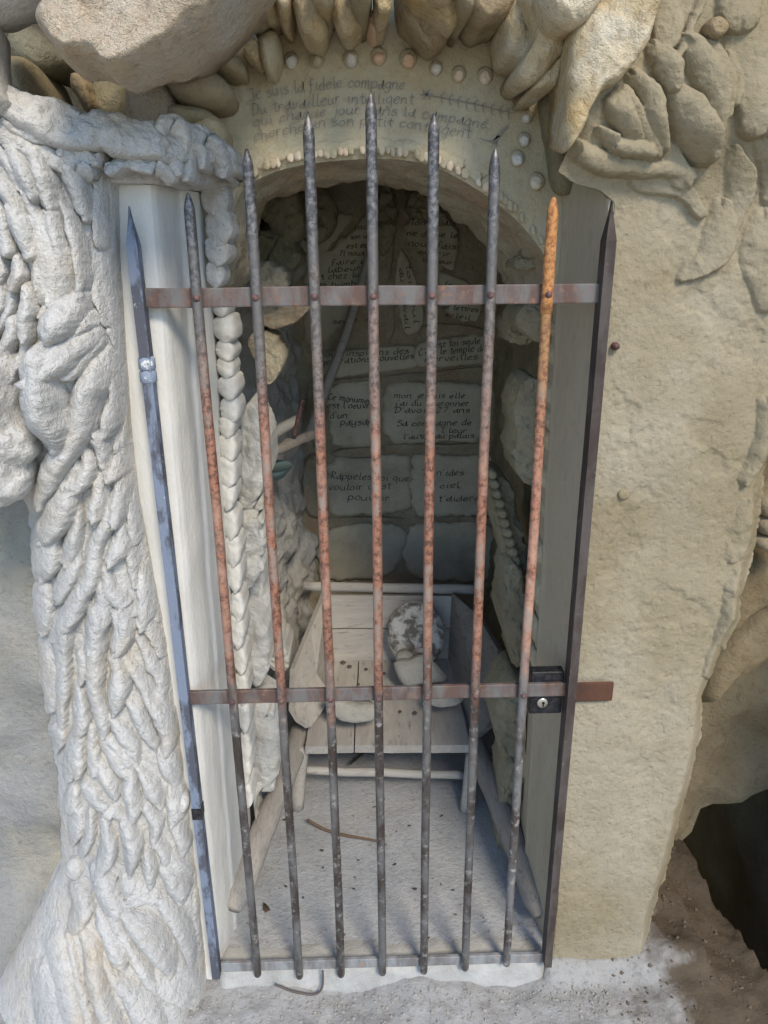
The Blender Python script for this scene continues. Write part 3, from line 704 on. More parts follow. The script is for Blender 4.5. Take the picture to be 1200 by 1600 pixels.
# ------------------------------------------------------------------ RIGHT PLASTER PILLAR
rp = thing('plaster_pillar', 'tan plaster pillar with ragged right edge, right of the gate', 'pillar', (.6, .1, -.05))
RL = [(200,958),(330,955),(800,916),(1200,882),(1500,860),(1530,858)]
RR = [(200,1240),(640,1230),(700,1203),(735,1190),(790,1186),(830,1180),(870,1172),(915,1155),(935,1150),(960,1148),(1000,1130),(1060,1110),(1090,1098),(1150,1094),(1200,1082),(1280,1061),(1340,1047),(1400,1028),(1430,1018),(1500,1010),(1580,1004)]
mb = MB()
profr = [(.412,.021),(.404,.026),(.402,.034),(.388,.12),(.378,.20),(.374,.215),(.380,.23),(.385,.34),(.40,.45)]
def pir(u, v):
    k = u*(len(profr)-1); i = min(int(k), len(profr)-2); t = k-i
    x = lerp(profr[i][0], profr[i+1][0], t); y = lerp(profr[i][1], profr[i+1][1], t); z = lerp(-.05, 1.775, v)
    x += .012*(1-z/1.65); d = .002*fbm((x, y, z), 8, 4); return (x+d, y-d, z)
mb.grid(pir, 40, 70, True)
mb.build('reveal', M['tan_smooth'], rp)
shr = [(872,335,10,26),(874,395,10,26),(868,440,8,24),(879,516,11,17),(875,555,12,20),(868,618,12,20),(866,658,11,16),(862,690,11,16),(859,750,10,18),(856,800,7,12),(849,866,12,17),(846,930,8,18),(838,985,6,18),(836,1030,6,14)]
for x, y, rx, ry in shr:
    frond(rp, [(x+rx*.2, y-ry, rx*.7), (x, y, rx), (x-rx*.2, y+ry, rx*.7)], .235, M['band'], hf=.5, off=(0, 0, 1), name='shell', skew=0, lift=(0, .006), rnd=(.4, .4), M_=16, S_=11, amp=.003, skirt=.05)
# its face and the carved leaves at its head, cut from one block
RC = [([(480,300,50),(550,420,84),(580,560,46)],.9), ([(360,480,50),(450,600,66),(480,760,66),(525,930,36)],.9), ([(270,580,50),(250,690,80),(330,830,60),(380,880,30)],.8), ([(150,830,40),(260,910,66),(430,950,60)],.9),
 ([(-60,900,60),(120,1000,76),(340,1050,70),(560,1060,60),(700,1100,40)],.55), ([(600,560,60),(680,700,110),(740,840,130),(770,950,90)],.75), ([(700,300,90),(810,470,100),(860,650,80),(850,860,46)],.7),
 ([(820,330,80),(910,520,70),(910,720,40)],.65), ([(940,380,60),(985,540,50),(975,650,30)],.55), ([(800,-60,24),(710,160,28),(620,360,22)],.7), ([(560,-40,90),(560,200,90),(520,320,40)],.35), ([(1050,150,140),(1090,560,120),(1080,800,80)],.25), ([(560,960,80),(640,1120,80)],.3),
 ([(300,560,40),(380,760,56),(480,960,46)],.55), ([(1150,860,20),(1195,1000,34),(1230,1150,24)],.7), ([(1180,480,80),(1210,800,90)],.35), ([(1000,-60,140),(1000,120,120)],.3), ([(420,1130,80),(640,1180,60),(760,1330,40)],.25)]
PR = [([(900+x/4, y/4, w_/4) for x, y, w_ in pts], hf, .35, .014) for pts, hf in RC]
PR += [([(1145,238,12),(1153,270,20),(1150,310,20),(1140,352,12)],.55,.78,.004), ([(1125,325,16),(1122,370,24),(1105,405,20),(1068,430,10)],.5,.74,.002), ([(1190,225,14),(1206,260,20),(1205,310,16)],.5,.7,.004),
 ([(1190,345,20),(1180,400,24),(1196,470,18)],.4,.5,.004), ([(1195,630,12),(1187,700,13),(1162,748,10)],.8,.6,.0), ([(1172,655,12),(1166,690,20),(1150,730,14)],-.35,.2,0), ([(1190,730,8),(1188,800,9),(1180,850,8)],.8,.5,0), ([(1166,786,9),(1160,830,18),(1142,868,11)],.35,.7,.0), ([(1181,830,8),(1166,880,9),(1143,918,11)],.8,.5,.0), ([(1140,925,9),(1140,955,14),(1124,1003,10)],.8,.5,0), ([(1118,1008,8),(1106,1052,8)],.6,.4,0)]
RT = [(-20,895),(200,900),(246,882),(268,872),(284,892),(298,934),(316,955),(330,955),(800,916),(1200,882),(1500,860),(1575,856)]
def yr(x, y): return .020 - .05*smooth((330-y)/170)*smooth((x-860)/60) + .06*smooth((x-table(RR, y)+14)/14)**2*(y > 640) + .012*smooth((table(RT, y)+5-x)/5)*(y > 290)
def rp_bg(x, y, p):
    k = smooth((y-300)/120)*smooth((x-table(RT, y)-12)/40)
    return k*(.005*fbm(p, 4.5, 4)-.0045*smooth((fbm(p+Vector((3, 3, 3)), 9, 4)-.2)/.35)*smooth((1350-y)/300))
def rp_region(v):
    y = lerp(-15, 1575, v); return (y, table(RT, y), table(RR, y)+3*noise.noise(Vector((0, y*.05, 3)))+2*noise.noise(Vector((0, y*.17, 3))))
relief(rp, rp_region, yr, PR, M['tan'], 'front_face', 'carved_leaf', 190, 800, amp=.0015, hmul=1.6, fill=1.08, warp=3.6, bgfn=rp_bg, side=0)
mb = MB()      # its ragged right flank
def flank(u, v):
    y, xa, xb = rp_region(v); p = at(xb, y, yr(xb, y)); d = rough(p, .002)
    return (p.x+.03*u-.4*d*0, p.y+.45*u, p.z)
mb.grid(flank, 10, 400, True)
mb.build('flank', M['tan'], rp)
stone(rp, [(810,160),(870,100),(940,150),(930,220),(880,250),(820,215)], -.05, M['ochre_dark'], depth=.02, name='rusty_stone', off=(900,0,4), n=24, jag=.15)
mb = MB(); c = at(962, 541, .012)
mb.tube([c+Vector((0, .02, 0)), c, c+Vector((0, -.006, 0)), c+Vector((0, -.009, 0))], [.005, .0075, .006, .002], 12)
mb.build('bolt_head', M['rivet'], rp)
stone(rp, [(974+9*math.cos(a*.7), 773+8*math.sin(a*.7)) for a in range(9)], .018, M['tan_carved'], depth=.004, name='plug', n=16, K=5)

# ------------------------------------------------------------------ ARCH
YA = .22
ar = thing('inscribed_arch', 'cream plaster arch over the niche with painted verse and shell border', 'arch', (0, .22, 1.6))
INT = [(300,470),(340,440),(358,400),(362,345),(372,305),(395,283),(440,264),(490,254),(540,249),(600,247),(650,252),(690,264),(735,288),(775,315),(815,350),(850,395),(872,440),(900,470)]
IN = resample(catmull(INT, 6), 70)
mb = MB()
IW = [at(p.x, p.y, YA) for p in IN]
def band(u, v):
    p = IW[min(int(u*69+.5), 69)]
    topx = at(lerp(240, 960, u), -60, YA); q = p.lerp(topx, v)
    d = .0016*fbm(q, 14, 4); 
    if v > .55: d += .008*fbm(q, 9, 4)*smooth((v-.55)/.2)
    rnd = .012*(1-smooth(v/.06))
    return Vector((q.x, YA-d+rnd+.0, q.z))
mb.grid(band, 69, 46, True)
mb.build('band', M['band'], ar)
mb = MB()
def soffit(u, v):
    p = IW[min(int(u*69+.5), 69)]; c = Vector((.04, 0, 1.5)); r = Vector((p.x-c.x, 0, p.z-c.z))
    k = 1 - .05*math.sin(v*math.pi)-.10*v*smooth((u-.45)*2.4) - .03*v
    q = c + r*k; q.y = YA+.012+.30*v; d = .014*fbm(q, 10, 5)*smooth(v*5)+.01*fbm(q, 28, 3)*smooth(v*4)
    return q + r.normalized()*d
mb.grid(soffit, 69, 24)
mb.build('soffit', M['backwall'], ar)
# small beads along the lower edge
E2 = resample(catmull(INT, 6), 400)
bx = 385
for p in E2:
    if p.x < bx or p.x > 850: continue
    bx = p.x + random.uniform(6.5, 11); r = random.uniform(3.4, 5.8)
    if random.random() < .08: continue
    frond(ar, [(p.x-1, p.y-16-r, r*.8), (p.x, p.y-10, r), (p.x+1, p.y-4+random.uniform(-2, 3), r*.75)], YA-.001, M['shell'] if random.random() < .3 else M['band'], hf=random.uniform(.35, .75), off=(0, 0, 1), name='edge_bead', skew=0, lift=(0, .004), rnd=(.3, .35), M_=11, S_=9, amp=.003, skirt=.02)
# rough plaster roll above the beads
for k in range(9):
    p = E2[110+k*21]; q = E2[110+k*21+26]
    frond(ar, [(p.x, p.y-20, 5), ((p.x+q.x)/2, (p.y+q.y)/2-23, 8), (q.x, q.y-20, 5)], YA, M['band'], hf=.35, off=(0, 0, 1), name='plaster_roll', skew=0, lift=(0, 0), M_=12, S_=7, skirt=.01)
SH = [(378,126,9,'pink'),(425,119,11,''),(455,96,11,'w'),(495,97,11,'band'),(548,95,12,'w'),(592,91,12,'pink'),(638,95,13,'pink'),(681,109,10,'w'),(717,118,11,''),(758,121,12,''),(800,138,11,'w'),(823,184,9,'w'),(819,220,10,'w'),(808,250,11,'w'),(838,286,12,''),(322,113,9,'pink'),(345,122,10,'pink'),(356,150,8,'band')]
for x, y, r, k in SH:
    mt = {'pink': M['shell_pink'], 'w': M['shell_white'], '': M['shell'], 'band': M['band']}[k]
    stone(ar, [(x+r*1.1*math.cos(a), y-r*.25+r*1.25*math.sin(a)) for a in [i*2*math.pi/9 for i in range(9)]], YA-.001, M['band'], depth=.009, back=.02, name='shell_setting', n=20, K=5, amp=.0015)
    stone(ar, [(x+r*.82*math.cos(a), y+r*.92*math.sin(a)) for a in [i*2*math.pi/9 for i in range(9)]], YA-.008, mt, depth=.010, back=.02, name='shell', n=28, K=8, amp=.0035, nsc=40, flat=.3, jag=.14)
def curved_line(text, pts, hp):
    """splits a verse line into words along a bent baseline"""
    words = text.split(' '); L = [sum((GL.get(c) or GL[c.lower()])[0]+.13 for c in wd_) for wd_ in words]; gap = .42
    tot = sum(L)+gap*(len(words)-1); P = resample(pts, 200); s = 0; out = []
    for wd_, l in zip(words, L):
        a = P[int(s/tot*199)]; b = P[int((s+l)/tot*199)]; out.append((wd_, a.x, a.y, b.x, b.y, hp*.9)); s += l+gap
    return out
VERSE = [("Je suis la fidele compagne", [(391,158,0),(450,146,0),(520,137,0),(580,135,0),(634,140,0)], 19),
         ("Du travailleur intelligent", [(394,180,0),(450,170,0),(520,162,0),(580,160,0),(648,162,0)], 18),
         ("qui chaque jour dans la campagne", [(398,198,0),(460,186,0),(530,178,0),(600,178,0),(680,186,0),(764,201,0)], 17),
         ("cherche en son petit contingent .", [(399,220,0),(450,208,0),(520,196,0),(590,195,0),(670,203,0),(752,218,0)], 17)]
for t, pts, hp in VERSE:
    inscription(ar, curved_line(t, pts, hp), YA-.0045, M['ink_grey'], pen=.0017)
# painted sprig and bird beside the verse
mb = MB()
def stroke(mb, pts, wd, Y):
    Wp = [at(x, y, Y) for x, y in catmull(pts, 5)]
    Lf, Rt = [], []
    for k, p in enumerate(Wp):
        t = (Wp[min(k+1, len(Wp)-1)]-Wp[max(k-1, 0)]).normalized(); nn = Vector((-t.z, 0, t.x)); f = wd[0] if len(wd) == 1 else lerp(wd[0], wd[1], k/(len(Wp)-1))
        Lf.append(p+nn*f/2); Rt.append(p-nn*f/2)
    n = len(Wp); mb.add(Lf+Rt, [(i, i+1, n+i+1, n+i) for i in range(n-1)])
Yp = YA-.0045
stroke(mb, [(664,148),(690,152),(720,158),(750,164),(780,172),(806,177)], [.0018], Yp)
for k in range(9):
    x = 688+k*13; y = 151+k*3.0
    stroke(mb, [(x, y), (x+4, y-5), (x+8, y-7)], [.0026, .001], Yp); stroke(mb, [(x+2, y+1), (x+2, y+7), (x+4, y+11)], [.0026, .001], Yp)
for a in range(6): stroke(mb, [(667, 147), (667+9*math.cos(a), 147+6*math.sin(a)), (667+11*math.cos(a+.3), 147+9*math.sin(a+.3))], [.0028, .001], Yp)
stroke(mb, [(794,196),(786,204),(778,214),(772,224)], [.003, .008], Yp); stroke(mb, [(780,212),(768,220),(758,219),(750,216)], [.004, .001], Yp); stroke(mb, [(772,222),(768,232)], [.002, .001], Yp); stroke(mb, [(776,220),(776,230)], [.002, .001], Yp)
mb.build('painted_sprig', M['ink_grey'], ar)

# ------------------------------------------------------------------ ROCK CANOPY over the arch
rc = thing('rock_canopy', 'ragged row of boulders and hanging limestone slabs above the arch', 'rockwork', (0, 0, 1.85))
big = [(100,22),(60,-60),(120,-110),(300,-120),(460,-90),(420,-20),(388,28),(330,84),(268,124),(207,143),(180,126),(125,119),(108,94),(82,52)]
stone(rc, big, -.16, M['pink'], depth=.10, back=.26, name='boulder', n=140, K=50, amp=.022, nsc=10, flat=.80, taper=.55, jag=.05, tilt=(0, .30))
stone(rc, [(135,-20),(235,-30),(205,14),(168,36),(146,30)], -.235, M['white'], depth=.03, back=.10, name='boulder_facet', n=36, K=10, amp=.006)
stone(rc, [(-60,-90),(110,-90),(92,-14),(58,10),(18,20),(-60,40)], -.14, M['white'], depth=.05, back=.08, name='boulder', n=50, K=12, amp=.008)
stone(rc, [(-60,20),(-8,26),(-2,90),(4,140),(12,165),(-60,200)], -.12, M['white'], depth=.04, back=.05, name='boulder', n=40, K=10, amp=.008)
HANG = [([(455,-20),(502,-20),(512,35),(506,62),(491,68),(470,50),(460,25)], .10,'ochre'), ([(428,-20),(452,-20),(451,28),(441,36),(432,22)], .08,'ochre'), ([(383,18),(410,8),(421,33),(406,48),(390,42)], .12,'tan_carved'),
 ([(513,-20),(572,-20),(573,28),(560,50),(545,58),(526,42)], .10,'ochre'), ([(582,-20),(609,-20),(606,24),(597,34),(587,28)], .05,'ochre'), ([(575,20),(590,26),(598,48),(586,60),(574,44)], .16,'shell_pink'), ([(535,30),(560,32),(556,55),(545,62),(533,50)], .14,'shell_pink'),
 ([(618,-10),(645,3),(690,30),(703,50),(698,72),(680,86),(664,80),(640,56),(622,26)], .14,'ochre_dark'), ([(628,-30),(730,-30),(736,18),(724,24),(700,44),(668,16),(640,4)], .06,'ochre'),
 ([(730,-20),(802,-20),(797,28),(772,34),(748,40),(732,24)], .07,'ochre_dark'), ([(783,34),(808,-20),(842,-10),(852,58),(845,82),(818,102),(806,98),(790,90),(782,62)], .08,'ochre'),
 ([(812,-10),(848,-10),(872,45),(880,80),(862,102),(846,126),(832,138),(811,131),(806,112),(828,62)], .03,'ochre'), ([(838,126),(868,94),(876,110),(862,140),(843,147),(828,143)], .05,'ochre'),
 ([(842,-20),(930,-20),(922,24),(890,48),(868,40),(858,30),(845,12)], -.06,'ochre'), ([(838,-20),(860,-10),(862,36),(850,42),(842,20)], -.03,'ochre'), ([(700,-20),(735,-20),(736,18),(728,26),(712,12)], .02,'tan_carved'), ([(660,-30),(700,-30),(704,2),(680,6)], .0,'ochre'),
 ([(545,-30),(580,-30),(578,10),(558,14)], .02,'tan_carved'), ([(480,-30),(520,-30),(515,12),(490,8)], .03,'ochre'), ([(396,-20),(430,-20),(428,12),(408,20)], .06,'ochre')]
for ol, Y, k in HANG:
    stone(rc, ol, Y, M[k], depth=.035, back=.20, name='hanging_stone', n=60, K=18, amp=.009, nsc=18, flat=.45, jag=.13, flute=.9)
stone(rc, [(893,45),(930,10),(1000,-30),(1020,-10),(1006,60),(985,100),(962,132),(932,150),(906,206),(884,240),(880,222),(888,130)], -.05, M['ochre'], depth=.03, back=.16, name='leaning_slab', n=90, K=24, amp=.010, nsc=14, flat=.6, tilt=(-.25, 0), jag=.08, flute=.9)
stone(rc, [(985,30),(1030,-20),(1060,-20),(1030,60),(1010,100),(985,130)], .0, M['tan_carved'], depth=.02, back=.15, name='leaning_slab', n=40, K=8, amp=.005)
stone(rc, [(1100,-30),(1260,-30),(1260,60),(1180,70),(1120,30)], .02, M['ochre_dark'], depth=.03, back=.15, name='hanging_stone', n=40, K=8, amp=.006)
stone(rc, [(1010,-30),(1110,-30),(1110,20),(1050,60),(1020,40)], .03, M['tan_carved'], depth=.03, back=.15, name='hanging_stone', n=40, K=8, amp=.006)
# alcove behind the big boulder: rounded stones and leaf-like pods in its shade
ALC = [([(22,52),(58,44),(95,74),(106,100),(82,123),(42,106),(18,78)], .13,'olive'), ([(10,92),(46,96),(70,148),(78,172),(30,172),(10,140)], .06,'tan_carved'), ([(205,128),(250,126),(272,150),(268,210),(205,210),(198,160)], .10,'pink'), ([(150,126),(200,120),(212,160),(206,205),(150,200)], .16,'olive'),
 ([(262,132),(290,110),(330,112),(364,142),(352,166),(318,171),(280,160)], .10,'tan_carved'), ([(262,166),(320,170),(336,190),(304,203),(268,200)], .11,'tan_carved'), ([(290,196),(330,180),(352,200),(346,232),(300,232)], .12,'ochre'), ([(312,90),(345,70),(378,95),(380,120),(340,118)], .14,'tan_carved'), ([(372,54),(405,67),(409,106),(386,96),(372,76)], .165,'ochre'),
 ([(345,60),(376,44),(392,66),(372,90),(350,88)], .14,'band'), ([(404,62),(432,50),(440,90),(428,125),(412,110)], .17,'band')]
for ol, Y, k in ALC: stone(rc, ol, Y, M[k], depth=.045, back=.15, name='pod_stone', n=36, K=9, amp=.004, flat=.15)
frond(rc, [(112,118,10),(128,140,12),(143,176,7)], .10, M['ochre_dark'], hf=.8, off=(0, 0, 1), name='root_stub', skew=0, lift=(.01, .02))
# dark stone put in for the crevice's shade right of the arch end
stone(rc, [(846,150),(884,130),(905,210),(900,292),(872,300),(858,240)], .185, M['olive'], depth=.02, back=.15, name='crevice_shade', n=40, K=10, amp=.008)

# ------------------------------------------------------------------ INSIDE THE NICHE
lw_ = thing('niche_wall', 'pale grey lumpy rock wall lining the left side of the niche', 'wall', (-.4, .9, 0))
mb = MB()
def niche_left(u, v):
    y = lerp(.30, 1.70, u); z = lerp(-.03, 2.2, v)
    x = table([(.30,-.345),(.5,-.40),(.9,-.40),(1.2,-.33),(1.55,-.27),(1.7,-.27)], y)
    x += .05*fbm((5, y, z), 3.2, 5)+.026*fbm((1, y, z), 9, 5)+.008*fbm((1, y, z), 30, 3)
    if z > 1.5: x += (z-1.5)*.25
    return (x, y, z)
mb.grid(niche_left, 140, 190)
mb.build('rock_lining', M['inner'], lw_)
LUMP_ = [([(402,480,26),(430,490,22),(470,470,20),(500,450,16)], .55,.45), ([(395,520,20),(420,560,18),(415,600,16)], .5,.4), ([(390,630,18),(398,680,20),(395,740,22),(382,790,18)], .36,.5), ([(385,800,26),(380,860,28),(382,920,26)], .36,.5), ([(400,880,16),(396,940,20),(402,1000,18)], .45,.5), ([(385,950,24),(392,1010,26),(398,1070,22)], .36,.45), ([(400,1100,26),(408,1160,28),(405,1230,24)], .36,.6),
 ([(470,720,22),(462,780,26),(450,830,26)], 1.1,.4), ([(480,640,16),(470,700,20),(475,760,16)], 1.25,.4), ([(440,800,22),(470,850,26),(460,900,24)], 1.2,.45), ([(430,1000,14),(436,1050,16)], .8,.4), ([(418,960,10),(420,1000,14)], .7,.5), ([(450,520,26),(440,580,24)], .9,.3), ([(470,560,18),(478,620,14)], 1.2,.35), ([(380,420,18),(420,440,16),(450,440,14)], .5,.4)]
for pts, Y, hf in [q for q in LUMP_ if q[1] < .9]:
    frond(lw_, pts, Y, M['inner'] if pts[0][1] > 600 else M['backwall'], hf=hf*(.9 if pts[0][1] > 600 else .4), off=(0, 0, 1), name='mortar_lump', skew=0, lift=(0, .01), amp=.013, skirt=.15, M_=34, S_=17, rnd=(.4, .4))
for k in range(5):     # ringed roll low on the wall
    y = 1120+k*28
    frond(lw_, [(382+k*1.5, y, 12), (405, y-8, 13), (428, y+2, 11)], .35, M['inner'], hf=.30, off=(0, 0, 1), name='ring', skew=0, lift=(0, 0), amp=.004, skirt=.10, M_=18, S_=11, rnd=(.45, .45))
for k in range(5):
    y = 792+k*24
    frond(lw_, [(372+k*1.5, y, 10), (392, y-8, 12), (412, y+2, 10)], .35, M['inner'], hf=.30, off=(0, 0, 1), name='ring', skew=0, lift=(0, 0), amp=.004, skirt=.10, M_=18, S_=11, rnd=(.45, .45))

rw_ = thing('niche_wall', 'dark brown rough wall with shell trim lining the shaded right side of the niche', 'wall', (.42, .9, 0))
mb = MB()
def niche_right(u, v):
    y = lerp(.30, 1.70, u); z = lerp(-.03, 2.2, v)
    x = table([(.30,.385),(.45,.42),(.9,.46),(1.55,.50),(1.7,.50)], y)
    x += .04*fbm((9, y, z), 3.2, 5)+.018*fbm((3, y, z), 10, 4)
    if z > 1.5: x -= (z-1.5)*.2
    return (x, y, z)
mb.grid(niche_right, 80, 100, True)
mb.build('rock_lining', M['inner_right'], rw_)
for pts, Y, hf in (([(812,395,14),(838,385,16),(856,382,14)], .30,.6), ([(806,410,10),(826,408,12),(846,412,10)], .32,.6), ([(815,480,18),(835,510,20),(846,540,14)], .30,.5), ([(800,500,12),(820,540,16)], .40,.5), ([(830,590,22),(828,680,22),(824,760,22)], .31,.35), ([(775,740,16),(790,800,18),(806,860,18),(816,900,14)], .5,.5), ([(800,880,16),(806,960,18),(810,1040,18)], .42,.4), ([(806,1060,22),(800,1130,24),(806,1200,22)], .40,.5), ([(800,1190,14),(796,1260,16),(785,1330,12)], .36,.5)):
    frond(rw_, pts, Y, M['inner_right'], hf=hf*.9, off=(0, 0, 1), name='mortar_lump', skew=0, lift=(0, .01), amp=.013, skirt=.15, M_=34, S_=17, rnd=(.4, .4))
for k in range(12):
    t = k/11; x = lerp(768, 812, t); y = lerp(740, 905, t)
    stone(rw_, [(x+9*math.cos(a), y+8*math.sin(a)) for a in [i*.785 for i in range(8)]], .46, M['inner_right'], depth=.02, name='pebble', n=16, K=5, amp=.002)

nv = thing('niche_vault', 'dark rock vault roofing the niche behind the arch', 'vault', (.05, 1.0, 1.9))
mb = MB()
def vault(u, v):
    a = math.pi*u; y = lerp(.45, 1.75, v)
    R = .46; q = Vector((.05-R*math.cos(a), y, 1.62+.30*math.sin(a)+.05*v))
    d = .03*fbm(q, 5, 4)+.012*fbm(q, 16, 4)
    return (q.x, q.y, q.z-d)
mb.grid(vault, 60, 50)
mb.build('vault_shell', M['olive'], nv)
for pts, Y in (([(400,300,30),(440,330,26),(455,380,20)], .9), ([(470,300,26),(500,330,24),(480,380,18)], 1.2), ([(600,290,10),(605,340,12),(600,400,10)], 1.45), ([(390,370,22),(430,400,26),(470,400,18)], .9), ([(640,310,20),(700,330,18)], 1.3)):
    frond(nv, pts, Y, M['olive'], hf=.3, off=(0, 0, 1), name='vault_rib', skew=0, lift=(.0, .01), amp=.014, skirt=.2, M_=34, S_=17, rnd=(.4, .4))

# back wall with lettered stones
YB = 1.55
bw = thing('inscribed_wall', 'back wall of the niche built of pale stones painted with verses', 'wall', (.1, 1.6, 0))
mb = MB()
def bwf(u, v):
    X = lerp(-.55, .75, u); z = lerp(-.05, 2.1, v)
    return (X, YB+.009-.013*fbm((X, 3, z), 6, 4)-.007*fbm((X, 8, z), 22, 4), z)
mb.grid(bwf, 90, 130)
mb.build('mortar', M['backwall'], bw)
ST = [
 ([(478,348),(548,334),(540,356),(516,384),(496,404),(476,404)], [("19", 488,378, 520,366, 26)]),
 ([(548,362),(584,330),(586,440),(556,470),(520,524),(476,528),(480,408),(516,388)], [("mon", 556,360, 586,356, 10), ("son unique", 548,374, 600,370, 10), ("est ecrit", 542,388, 590,386, 10), ("Il nous dit", 532,400, 590,398, 10), ("faire de", 518,414, 582,411, 10), ("labeur", 512,426, 566,422, 10), ("et chez lui", 494,438, 568,432, 11), ("un humble", 494,450, 572,446, 11), ("genie", 494,462, 540,458, 11), ("seule  ng", 520,506, 590,500, 8)]),
 ([(632,352),(650,336),(690,334),(714,358),(716,396),(704,420),(668,398),(636,376)], [("Ton palais", 640,352, 714,352, 11), ("ne d'une le", 636,368, 716,372, 11), ("nous fais", 638,384, 714,390, 12), ("ouvrir.", 654,396, 710,402, 10), ("un jour", 660,408, 708,414, 9)]),
 ([(628,388),(640,410),(654,450),(662,490),(656,518),(638,522),(626,500),(618,450),(620,410)], [("toi seul", 634,412, 648,508, 11), ("au travail", 624,420, 634,516, 11)]),
 ([(690,426),(742,450),(752,486),(738,504),(706,494),(690,470)], [("lemon", 694,446, 740,456, 9), ("de lettres", 690,482, 748,488, 10), ("soleil", 694,494, 736,500, 9)]),
 ([(500,552),(560,546),(644,540),(650,572),(600,580),(560,586),(520,590),(498,582)], [("Nous inspirons des", 500,558, 640,552, 12), ("generations nouvelles", 502,570, 648,560, 12)]),
 ([(652,540),(700,528),(768,524),(772,562),(710,572),(654,572)], [("C'est toi seule", 668,544, 752,536, 12), ("C'est le temple des", 654,556, 766,548, 14), ("merveilles", 664,566, 748,561, 12)]),
 ([(516,604),(578,598),(584,640),(582,692),(530,698),(516,680)], [("Ce monument", 512,624, 588,632, 13), ("est l'oeuvre", 512,638, 586,638, 13), ("d'un", 516,654, 544,652, 13), ("paysan", 532,664, 584,664, 14)]),
 ([(604,604),(660,598),(752,602),(758,640),(754,686),(690,690),(606,686)], [("mon je suis elle", 616,622, 728,622, 11), ("j'ai du couronner", 616,634, 734,634, 11), ("D'avoir 27 ans", 616,645, 736,645, 11), ("Sa compagne de", 620,666, 738,664, 12), ("l'leyr", 690,676, 732,676, 11), ("l'autre au palais", 630,686, 742,684, 10)]),
 ([(514,722),(570,716),(638,712),(640,760),(638,798),(570,804),(516,800)], [("Rappeles toi que", 516,748, 640,752, 14), ("vouloir c'est", 514,766, 612,764, 14), ("pouvoir .", 544,781, 624,783, 14)]),
 ([(646,716),(700,712),(776,716),(780,760),(776,802),(700,806),(648,800)], [("Tu n'ides", 658,744, 726,742, 13), ("le ciel", 664,764, 720,762, 13), ("t'aidera", 684,784, 752,782, 13)]),
 ([(506,832),(560,818),(626,822),(634,850),(612,896),(560,906),(500,900)], []),
 ([(642,826),(700,816),(772,824),(776,900),(700,908),(640,896)], []),
 ([(470,416),(476,470),(474,540),(452,540),(440,480),(452,420)], []), ([(486,590),(508,600),(506,690),(492,700),(478,640)], []), ([(480,716),(506,722),(506,800),(484,806),(472,760)], []),
 ([(720,336),(770,350),(790,420),(750,440),(724,400)], []), ([(770,470),(800,480),(802,560),(778,560)], []), ([(766,600),(806,600),(806,690),(768,688)], []), ([(590,350),(616,344),(612,420),(594,470),(590,420)], []), ([(590,480),(612,460),(616,520),(596,536)], []), ([(668,506),(740,510),(760,520),(700,526),(660,530)], []), ([(596,588),(700,578),(770,572),(768,592),(690,594),(600,598)], []), ([(520,594),(580,588),(582,594),(520,600)], []),
 ([(610,694),(700,694),(770,692),(770,708),(690,708),(610,706)], []), ([(520,704),(580,698),(600,704),(596,712),(530,714)], []), ([(514,810),(600,808),(630,812),(560,816),(510,826)], []), ([(650,808),(770,808),(770,818),(690,812)], [])]
for k, (ol, L) in enumerate(ST):
    s = stone(bw, ol, YB, M['block'] if L or k in (11, 12) else M['backwall'], depth=.007, back=.04, name='wall_stone', n=64, K=10, amp=.0012 if L else .006, flat=.93, nsc=14, jag=.13)
    for ln in L: inscription(s, [ln[:5]+(ln[5]*.80,)], YB-.0115, M['ink'], pen=.0034)

# ================================================================== IRON GATE
gt = thing('iron_gate', 'rusty iron bar gate with spear tops standing closed before the niche', 'gate', (0, 0, 0))
YG = -.012
ends = {-.3:(1.750,.012), -.2:(1.814,.002), -.1:(1.864,.003), 0.:(1.892,.005), .1:(1.863,.005), .2:(1.812,.012), .3:(1.739,.022)}
ZU, ZL, ZB = 1.585, .788, .032
for k, (x, (zt, zb)) in enumerate(ends.items()):
    mb = MB(); P = []; R = []
    N = 60
    ZS = [zb, zb+.001, zb+.0025, zb+.005, zb+.008, zb+.012]+[lerp(zb+.03, zt-.05, i/N) for i in range(N+1)]
    for z in ZS:
        wob = Vector((.0022*noise.noise(Vector((k*9, z*2.2, 1))), .0015*noise.noise(Vector((k*9, z*2, 5))), 0))
        P.append(Vector((x, YG, z))+wob)
    # pencil point
    P += [Vector((x, YG, zt-d_)) for d_ in (.036, .030, .022, .014, .007, .002, 0)]; P.sort(key=lambda p: p.z)
    R = []
    for p in P:
        d0 = max(0, p.z-zb); d1 = max(0, zt-p.z); r = .0094+.0005*noise.noise(Vector((k*3, p.z*20, 2)))
        if d0 < .012: r *= math.sqrt(max(.03, 1-(1-d0/.012)**2))
        if d1 < .030: r = min(r, .0016+.0091*(d1/.030)**.75)
        R.append(r)
    mb.tube(P, R, 14)
    br = mb.build('bar', M['rustybar' if x == .3 else 'bar'], gt)
    if x == .3:
        mb = MB(); Q = [p for p in P if p.z > 1.53]; mb.tube(Q, [r+.0007 for p, r in zip(P, R) if p.z > 1.53], 14); mb.jitter(.0012, 60); mb.build('rust_crust', M['orange'], br)
    for z in (ZU, ZL):
        mb = MB(); c = Vector((x, YG-.0086, z)); mb.tube([c+Vector((0, .006, 0)), c, c+Vector((0, -.003, 0)), c+Vector((0, -.0048, 0))], [.0064, .0064, .0048, .0012], 12); mb.build('rivet', M['rivet'], br)
